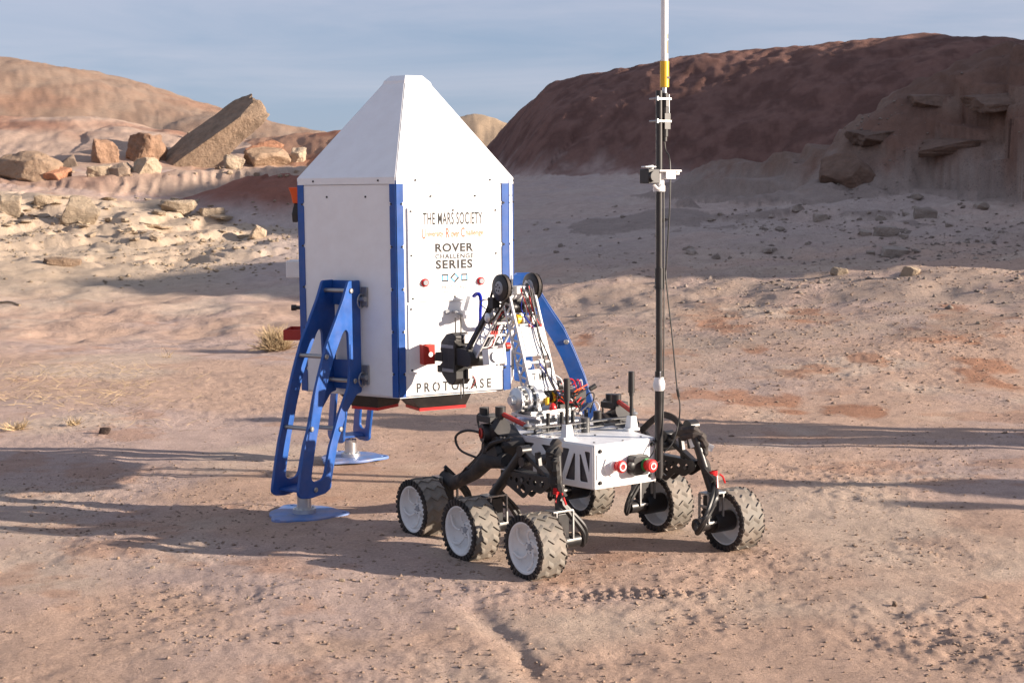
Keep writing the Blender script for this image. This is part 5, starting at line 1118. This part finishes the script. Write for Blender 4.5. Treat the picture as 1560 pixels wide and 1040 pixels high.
# countable stones strewn over the bank and the talus
rs = np.random.RandomState(7)
def strew(n, region, protos, name, label, group, px, flat, tiltm=.35, cols=None, rows=None):
    uv = []
    while len(uv) < n:
        u, v = rs.uniform(region[0], region[2]), rs.uniform(region[1], region[3])
        if region[4](u, v): uv.append((u, v))
    P = hits(uv); seen = {}
    for (u, v), p in zip(uv, P):
        q = rs.choice(px) * rs.uniform(.7, 1.3); s_ = q * p[1] / FPX * .5; fl_ = rs.uniform(*flat)
        o = put_rock(protos[rs.randint(len(protos))], name, p, (s_, s_ * rs.uniform(.6, 1.0), s_ * fl_), rs.uniform(0, 6.28), (rs.uniform(-tiltm, tiltm), rs.uniform(-tiltm, tiltm)), .3)
        size = 'tiny' if q < 5.5 else 'small' if q < 8 else 'middling' if q < 12 else 'large'
        c_ = cols[min(int((u - region[0]) / (region[2] - region[0]) * len(cols)), len(cols) - 1)]; r_ = rows[min(int((v - region[1]) / (region[3] - region[1]) * len(rows)), len(rows) - 1)]
        tag(o, '%s %s%s %s, %s' % (size, 'thick ' if fl_ > (flat[0] + flat[1]) / 2 else '', label, r_, c_), 'stone' if name == 'stone' else 'rock', group); seen.setdefault(o['label'], []).append((u, o))
    for lab, lst in seen.items():
        lst.sort(key=lambda q: q[0]); n_ = len(lst)
        w_ = {2: ('left of two', 'right of two'), 3: ('leftmost of three', 'middle of three', 'rightmost of three'), 4: ('first of four', 'second of four', 'third of four', 'last of four')}.get(n_)
        if w_:
            for (u, o), t_ in zip(lst, w_): o['label'] = lab + ', ' + t_
        for (u, o) in lst:
            for cut in ('thick ', 'middling ', 'pale '):
                if len(o['label'].split()) > 16: o['label'] = o['label'].replace(cut, '', 1)
SP = [rock_mesh('stone', 151 + i, 2, M_rpale, 10, 1, .5, .08) for i in range(8)]
SG = [rock_mesh('stone', 171 + i, 2, M_rgrey, 10, 1, .4, .08) for i in range(8)]
SB = [rock_mesh('stone', 191 + i, 2, M_rbrown, 9, 1, .3, .08) for i in range(5)]
BC = ('by the left edge', 'under the leaning slab', 'left of its middle', 'in its middle', 'under the ledge rock', 'at its right end', 'beside the shaded mound', 'nearest the cabin')
strew(95, (0, 300, 450, 385, lambda u, v: v > 298 + .03 * u and v < 372 + .05 * (u - 150) and (u < 330 or v > 318 + (u - 330) * .45)), SP, 'stone', 'pale flat stone', 'stones on the stony bank', [5, 7, 9, 12, 18], (.25, .5), cols=BC, rows=('on the bank crest', 'high on the bank', 'midway down the bank', 'low on the bank', 'at the bank foot'))
SLB = [rock_mesh('flat_rock', 241 + i, 3, M_rpale, 12, 1, .4, .10) for i in range(6)]
strew(42, (0, 300, 445, 372, lambda u, v: v > 300 + .03 * u and v < 352 + .03 * u and (u < 330 or v > 318 + (u - 330) * .45)), SLB, 'flat_rock', 'thin bedded slab', 'thin slabs on the stony bank', [12, 16, 22, 30], (.14, .28), .22, cols=BC, rows=('on the bank crest', 'high on the bank', 'midway down the bank', 'low on the bank'))
strew(20, (90, 258, 480, 272, lambda u, v: True), SP[:5] + SB, 'stone', 'stone', 'stones among the boulders', [5, 7, 10], (.4, .8), cols=('under the small leaning boulder', 'under the squared boulder', 'under the tall tan boulder', 'by the tilted slab foot', 'under the tilted slab', 'under the pale wedge', 'under the rounded boulder', 'nearest the white roof'), rows=('atop the clay bank', 'on the clay bank lip'))
TC = ('right behind the mast', 'right of the mast', 'short of the spur nose', 'under the spur nose', 'left of the ledge stone', 'below that ledge stone', 'right of that ledge stone', 'by the right edge')
strew(85, (1000, 285, 1558, 398, lambda u, v: v > 300 + max(0, (1300 - u)) * .12), SG, 'stone', 'grey stone', 'stones on the shaded talus', [5, 7, 9, 13, 20], (.3, .7), cols=TC, rows=('atop the shaded talus', 'high on the talus', 'midway down the talus', 'low on the talus', 'at the talus edge'))
strew(16, (800, 310, 990, 400, lambda u, v: True), SG, 'stone', 'grey stone', 'stones on the shaded flat', [4, 6, 10], (.3, .6), cols=('next to the cabin', 'between cabin and mast', 'left of the mast camera', 'next to the mast'), rows=('far back on the shaded flat', 'midway on the shaded flat', 'near the front of the shaded flat'))
strew(30, (870, 405, 1558, 520, lambda u, v: True), SP[:4] + SG[:4], 'stone', 'stone', 'stones on the sunlit rise', [4, 5, 7, 10], (.4, .8), cols=('left of the mast', 'just right of the mast', 'well right of the mast', 'below the sunlit pair', 'right of the sunlit pair', 'by the right edge'), rows=('at the top of the sunlit rise', 'high on the sunlit rise', 'midway on the sunlit rise', 'low on the sunlit rise'))
strew(12, (10, 850, 700, 1020, lambda u, v: True), SP[:4] + SB, 'stone', 'stone', 'stones in the left foreground', [4, 5, 7, 9], (.5, .9), cols=('by the left edge', 'left of the front foot plate', 'below the front foot plate', 'left of the rover wheels', 'left of the gully'), rows=('behind the sandy clods', 'among the sandy clods', 'in front of the sandy clods', 'along the bottom edge'))
strew(14, (900, 870, 1550, 1030, lambda u, v: True), SP[:4] + SB, 'stone', 'stone', 'stones in the right foreground', [4, 5, 7, 10], (.5, .9), cols=('right of the wheel track', 'below the right rear wheel', 'right of the right rear wheel', 'left of the rough clods', 'by the right edge'), rows=('level with the wheels', 'level with the wheel track', 'below the wheel track', 'along the bottom edge'))
# ledges of the spur: bedded slabs standing proud of its face
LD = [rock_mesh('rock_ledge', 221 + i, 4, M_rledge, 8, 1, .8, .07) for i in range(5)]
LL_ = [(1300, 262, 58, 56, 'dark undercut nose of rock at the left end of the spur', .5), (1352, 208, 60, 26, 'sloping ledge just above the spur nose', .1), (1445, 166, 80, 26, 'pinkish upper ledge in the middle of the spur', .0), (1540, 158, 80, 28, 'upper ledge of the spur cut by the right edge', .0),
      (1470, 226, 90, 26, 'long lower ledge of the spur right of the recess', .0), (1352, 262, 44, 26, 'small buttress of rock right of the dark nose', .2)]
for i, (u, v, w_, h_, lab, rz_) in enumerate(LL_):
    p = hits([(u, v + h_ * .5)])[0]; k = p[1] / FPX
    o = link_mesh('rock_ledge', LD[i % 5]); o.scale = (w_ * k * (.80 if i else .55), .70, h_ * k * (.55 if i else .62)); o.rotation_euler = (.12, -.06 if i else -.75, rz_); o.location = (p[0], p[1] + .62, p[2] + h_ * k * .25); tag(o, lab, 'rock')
named_rock(150, 651, 168, 664, rock_mesh('stone', 141, 3, rock_material('black_stone', (.10, .07, .06)), 8, 1, .3, .05), 'dark stone with a long shadow on the left, short of the straw', .2, (0, .2), .7, 'stone')

# gravel: tiny stones nobody could count, real geometry joined as one piece
def gravel(name, n, rlo, rhi, tlo, thi, slo, shi, mat_, label, seed, dens, power=2.6):
    r = np.random.RandomState(seed)
    R = np.exp(r.uniform(math.log(rlo), math.log(rhi), n)); T = r.uniform(tlo, thi, n)
    X, Y = R * np.sin(T), R * np.cos(T)
    keep = r.uniform(size=n) < dens(X, Y); X, Y = X[keep], Y[keep]; n = len(X)
    Z, own_ = terrain(X, Y)[:2]
    S = slo + (shi - slo) * r.uniform(size=n) ** power
    base_v = np.array([(1, 0, 0), (.31, .95, 0), (-.81, .59, 0), (-.81, -.59, 0), (.31, -.95, 0), (0, 0, .75), (0, 0, -.7)])
    f0 = [(0, 1, 5), (1, 2, 5), (2, 3, 5), (3, 4, 5), (4, 0, 5), (1, 0, 6), (2, 1, 6), (3, 2, 6), (4, 3, 6), (0, 4, 6)]
    V = base_v[None] * (1 + r.normal(size=(n, 7, 3)) * .28); A = r.uniform(0, 6.28, n); ca, sa = np.cos(A)[:, None], np.sin(A)[:, None]
    x = V[:, :, 0] * ca - V[:, :, 1] * sa; y = V[:, :, 0] * sa + V[:, :, 1] * ca; z = V[:, :, 2] * r.uniform(.5, 1, n)[:, None]
    co = np.stack([x * S[:, None] + X[:, None], y * S[:, None] * .85 + Y[:, None], z * S[:, None] + Z[:, None] + S[:, None] * .15], -1).reshape(-1, 3)
    F = (np.array(f0)[None] + (np.arange(n) * 7)[:, None, None]).reshape(-1)
    me = bpy.data.meshes.new(name); me.vertices.add(len(co)); me.vertices.foreach_set('co', co.ravel()); me.loops.add(len(F)); me.loops.foreach_set('vertex_index', F.astype(np.int32))
    k = len(F) // 3; me.polygons.add(k); me.polygons.foreach_set('loop_start', (np.arange(k) * 3).astype(np.int32)); me.polygons.foreach_set('loop_total', np.full(k, 3, np.int32)); me.materials.append(mat_); me.update(calc_edges=True)
    o = link_mesh(name, me); tag(o, label, None, None, 'stuff'); return o
M_gv = rock_material('gravel_stone', (.46, .335, .255), .3); M_gd = rock_material('dark_gravel_stone', (.36, .26, .20), .3)
patch = lambda s_, a, b: (lambda X, Y: np.clip(sstep(a, b, fbm(X, Y, s_, 4, 401)) + .12, 0, 1))
gravel('gravel', 24000, 4.4, 15, -.36, .36, .002, .010, M_gv, 'fine gravel strewn over the near ground', 1, patch(1.6, -.15, .35), 3.0)
gravel('slope_gravel', 16000, 9.5, 24, -.02, .36, .003, .022, M_gd, 'grit and small stones covering the rise right of the mast', 6, lambda X, Y: sstep(9.5, 13, Y) * sstep(-.5, 2, X) * np.clip(.3 + sstep(-.1, .3, fbm(X, Y, 2.0, 4, 405)), 0, 1), 3.0)
gravel('dark_gravel', 4000, 6.5, 22, -.36, .36, .002, .009, M_gd, 'dark grit scattered over the ground', 2, lambda X, Y: np.clip(.25 + .9 * sstep(-.1, .3, fbm(X, Y, 2.0, 4, 402)) * sstep(-1, 2, X + .15 * Y), 0, 1), 2.6)
gravel('rubble', 9000, 21, 34.5, -.36, -.05, .010, .055, M_rpale, 'pale rubble covering the stony bank', 3, lambda X, Y: sstep(21, 29, Y) * (1 - sstep(-4.6, -3.2, X)) * np.clip(.10 + sstep(-.05, .35, fbm(X, Y, 2.0, 4, 403)), 0, 1), 3.2)
gravel('talus_rubble', 9000, 15, 33, -.02, .37, .008, .05, M_rgrey, 'grey rubble covering the talus below the spur', 4, lambda X, Y: sstep(15, 22, Y) * sstep(0, 5, X) * np.clip(.08 + sstep(-.05, .35, fbm(X, Y, 2.4, 4, 404)), 0, 1), 3.2)

M_gs = rock_material('sandy_crumb', (.49, .35, .265), .2)
def near_clods(X, Y):
    o = np.zeros(X.shape)
    for (c, s_) in CLODS: o = np.maximum(o, np.exp(-(((X - c[0]) / s_) ** 2 + ((Y - c[1]) / (s_ * 1.1)) ** 2)))
    return np.clip(.10 + o + .5 * sstep(.05, .4, fbm(X, Y, 1.7, 3, 21)), 0, 1)
gravel('sandy_crumbs', 20000, 4.5, 11, -.36, .36, .002, .011, M_gs, 'sandy crumbs lying over the trampled ground', 5, near_clods, 3.2)

# dry straw and the dead shrub
M_straw = mat('dry_straw', (.44, .325, .19), .85, var=.3, vscale=6); M_twig = mat('grey_twig', (.30, .22, .14), .85, var=.3, vscale=6)
def stem(m, p, d, L, r, rn, bend=.5, n=4):
    pts = [Vector(p)]; d = Vector(d).normalized(); ax = Vector((rn.uniform(-1, 1), rn.uniform(-1, 1), rn.uniform(-.4, .6)))
    for i in range(n): d = (d + ax * (bend / n)).normalized(); pts.append(pts[-1] + d * (L / n))
    m.tube(pts, [r * (1 - .7 * i / n) for i in range(n + 1)], 3, False)
rn = random.Random(3); m = MB(); uv = []
for k in range(520):
    while True:
        u, v = rn.uniform(0, 320), rn.uniform(552, 660)
        if rn.random() < (1 if (u < 235 and 556 < v < 622) else .12): break
    uv.append((u, v))
for p in hits(uv): a = rn.uniform(0, 6.28); stem(m, (p[0], p[1], p[2] + .004), (math.cos(a), math.sin(a), rn.uniform(.0, .35)), rn.uniform(.04, .20), rn.uniform(.0009, .0020), rn, 1.0)
st = m.build('dry_straw', M_straw); tag(st, 'loose dry straw strewn over the ground at left', None, None, 'stuff')
def shrub(u, v, w_, h_, n, label, m_):
    p = hits([(u, v)])[0]; m = MB()
    for k in range(n):
        a = rn.uniform(0, 6.28); e = rn.uniform(.15, 1.0); L = w_ * rn.uniform(.5, 1.0) * (.6 + .4 * (1 - e)) if e < .6 else h_ * rn.uniform(.6, 1.05)
        b = (p[0] + .35 * w_ * rn.uniform(-1, 1), p[1] + .3 * w_ * rn.uniform(-1, 1), p[2])
        stem(m, b, (math.cos(a) * (1 - e), math.sin(a) * (1 - e), e), L, rn.uniform(.0018, .004), rn, 1.1, 5)
    o = m.build('dry_shrub', m_); tag(o, label, 'shrub'); return o
shrub(420, 534, .30, .29, 900, 'low dead tan shrub on the ground left of the red tray', M_straw)
shrub(22, 655, .16, .08, 70, 'small clump of dry stems near the left edge', M_straw)
shrub(112, 648, .10, .07, 50, 'tiny tuft of straw left of the dark stone', M_straw)
shrub(254, 545, .12, .16, 14, 'sparse bare twig standing left of the dead shrub', M_twig)
for (u0, v0, u1, v1, lab) in ((0, 464, 30, 468, 'dark stick lying at the left edge'), (1035, 905, 1060, 900, None)):
    if lab:
        a_1, b_1 = hits([(u0, v0), (u1, v1)]); m = MB(); m.tube(spline_pts([Vector(a_1) + Vector((0, 0, .02)), (Vector(a_1) + Vector(b_1)) / 2 + Vector((0, .03, .04)), Vector(b_1) + Vector((0, 0, .015))], 4), .016, 6); o = m.build('stick', M_twig); tag(o, lab, 'stick')

# ------------------------------------------------------------------ people standing out of the picture on the right; only their shadows fall into it
M_skin = mat('skin', (.50, .30, .22), .55, var=.06); M_hair = mat('dark_hair', (.03, .02, .015), .6)
def person(x, y, face, jacket, trousers, label, pose=0):
    V = {'pelvis': (0, 0, .95, .125), 'waist': (0, 0, 1.08, .125), 'chest': (0, .01, 1.28, .15), 'neckbase': (0, 0, 1.46, .075), 'neck': (0, .01, 1.53, .055), 'head': (0, .025, 1.63, .088), 'crown': (0, .02, 1.70, .078)}
    E_ = [('pelvis', 'waist'), ('waist', 'chest'), ('chest', 'neckbase'), ('neckbase', 'neck'), ('neck', 'head'), ('head', 'crown')]
    for s_, n_ in ((-1, 'l'), (1, 'r')):
        bend = .10 if pose and s_ > 0 else .03
        V.update({n_ + 'sh': (s_ * .185, 0, 1.42, .068), n_ + 'el': (s_ * (.235 + bend), -.03, 1.14, .048), n_ + 'wr': (s_ * (.235 if not (pose and s_ > 0) else .16), .06, .90 if not (pose and s_ > 0) else 1.02, .034), n_ + 'ha': (s_ * (.235 if not (pose and s_ > 0) else .11), .09, .82 if not (pose and s_ > 0) else 1.0, .034),
                  n_ + 'hip': (s_ * .095, 0, .88, .10), n_ + 'kn': (s_ * .11, .02, .50, .066), n_ + 'an': (s_ * .12, -.01, .09, .048), n_ + 'toe': (s_ * .14, .15, .04, .038)})
        E_ += [('neckbase', n_ + 'sh'), (n_ + 'sh', n_ + 'el'), (n_ + 'el', n_ + 'wr'), (n_ + 'wr', n_ + 'ha'), ('pelvis', n_ + 'hip'), (n_ + 'hip', n_ + 'kn'), (n_ + 'kn', n_ + 'an'), (n_ + 'an', n_ + 'toe')]
        for q in range(4):
            V[n_ + 'f%d' % q] = (V[n_ + 'ha'][0] + s_ * .004, V[n_ + 'ha'][1] + .026 - .018 * q, V[n_ + 'ha'][2] - .085 + .008 * abs(q - 1), .009); E_.append((n_ + 'ha', n_ + 'f%d' % q))
        V[n_ + 'th'] = (V[n_ + 'ha'][0] - s_ * .01, V[n_ + 'ha'][1] + .055, V[n_ + 'ha'][2] - .03, .010); E_.append((n_ + 'wr', n_ + 'th'))
    ks = list(V); me = bpy.data.meshes.new('person'); me.from_pydata([V[k][:3] for k in ks], [(ks.index(a), ks.index(b)) for a, b in E_], [])
    o = bpy.data.objects.new('person', me); COL.objects.link(o); o.modifiers.new('skin', 'SKIN'); o.modifiers.new('sub', 'SUBSURF').levels = 2; o.modifiers['sub'].render_levels = 2
    for i, k in enumerate(ks): d = me.skin_vertices[0].data[i]; d.radius = (V[k][3], V[k][3] * (.78 if k in ('chest', 'waist', 'pelvis') else 1)); d.use_root = k == 'pelvis'
    dg = bpy.context.evaluated_depsgraph_get(); dg.update(); m2 = bpy.data.meshes.new_from_object(o.evaluated_get(dg)); bpy.data.objects.remove(o)
    m2.name = 'person'; m2.materials.clear()
    for q in (M_skin, jacket, trousers, M_black): m2.materials.append(q)
    for p in m2.polygons:
        c = p.center; arm = abs(c.x) > .19 or (pose and c.x > .08 and c.y > .06 and .9 < c.z < 1.1)
        p.material_index = 0 if c.z > 1.50 or (arm and c.z < .885) or (pose and c.x > .05 and c.x < .15 and c.y > .085 and .9 < c.z < 1.06) else 1 if c.z > .90 else 2 if c.z > .12 else 3
        p.use_smooth = True
    o = link_mesh('person', m2); o.location = (x, y, Hxy(x, y)); o.rotation_euler = (0, 0, face)
    tag(o, label, 'person', None)
    m = MB(); m.lathe([(-.02, .098), (.02, .100), (.06, .088), (.09, .055), (.10, 0)], (0, .010, 1.65), (0, -.15, 1), 16); m.build('hair', M_hair, o)
    m = MB(); m.lathe([(-.012, .004), (0, .012), (.02, .010), (.034, .003)], (0, .118, 1.612), (0, -.25, 1), 8); m.build('nose', M_skin, o)
    for s_ in (-1, 1):
        m = MB(); m.lathe([(-.006, 0), (-.004, .009), (.004, .009), (.006, 0)], (s_ * .034, .098, 1.645), (0, 1, 0), 10); m.build('eye', M_black, o)
        m = MB(); m.lathe([(-.008, 0), (-.006, .026), (.004, .028), (.006, 0)], (s_ * .092, .01, 1.63), (s_, -.3, 0), 10); m.build('ear', M_skin, o)
    m = MB(); m.box((0, .106, 1.575), (.045, .008, .006)); m.build('mouth', M_red, o, bevel=.002)
    return o
def again(o, x, y, face, label):
    c = copy_tree(o); c.location = (x, y, Hxy(x, y)); c.rotation_euler = (0, 0, face); c['label'] = label; return c
pa_ = person(4.75, 9.27, 1.5, mat('green_cloth', (.06, .10, .07), .8), mat('tan_cloth', (.28, .21, .14), .8), 'person in a green jacket beyond the right edge, arms down', 1)
pb_ = person(5.3, 9.45, 1.6, mat('blue_cloth', (.03, .07, .16), .8), mat('black_cloth', (.02, .02, .02), .8), 'person in a blue jacket beyond the right edge, behind the one in green', 0)
person(9.05, 6.27, 1.5, mat('grey_fleece', (.2, .2, .2), .8), mat('brown_cloth', (.12, .08, .05), .8), 'person in a grey fleece beyond the right edge, farthest right', 0)
pc_ = person(7.75, 6.78, 1.3, mat('navy_cloth', (.02, .03, .08), .8), mat('grey_cloth', (.12, .12, .13), .8), 'person in a navy jacket beyond the right edge, nearest the middle', 0)
person(8.45, 6.10, 1.4, mat('maroon_cloth', (.16, .03, .04), .8), mat('denim_cloth', (.05, .08, .16), .8), 'person in a maroon jacket beyond the right edge, one arm bent', 1)
again(pb_, 6.2, 8.76, 1.8, 'added person in a blue jacket beyond the right edge, standing apart in the middle')  # repeated figures, added to widen the shadow bands on the ground
again(pa_, 6.9, 8.92, 1.2, 'added person in a green jacket beyond the right edge, rear of the group')
again(pc_, 9.9, 5.92, 1.7, 'added person in a navy jacket beyond the right edge, farthest out in front')
again(pb_, 9.4, 6.55, 1.4, 'added person in a blue jacket beyond the right edge, behind the one in grey')
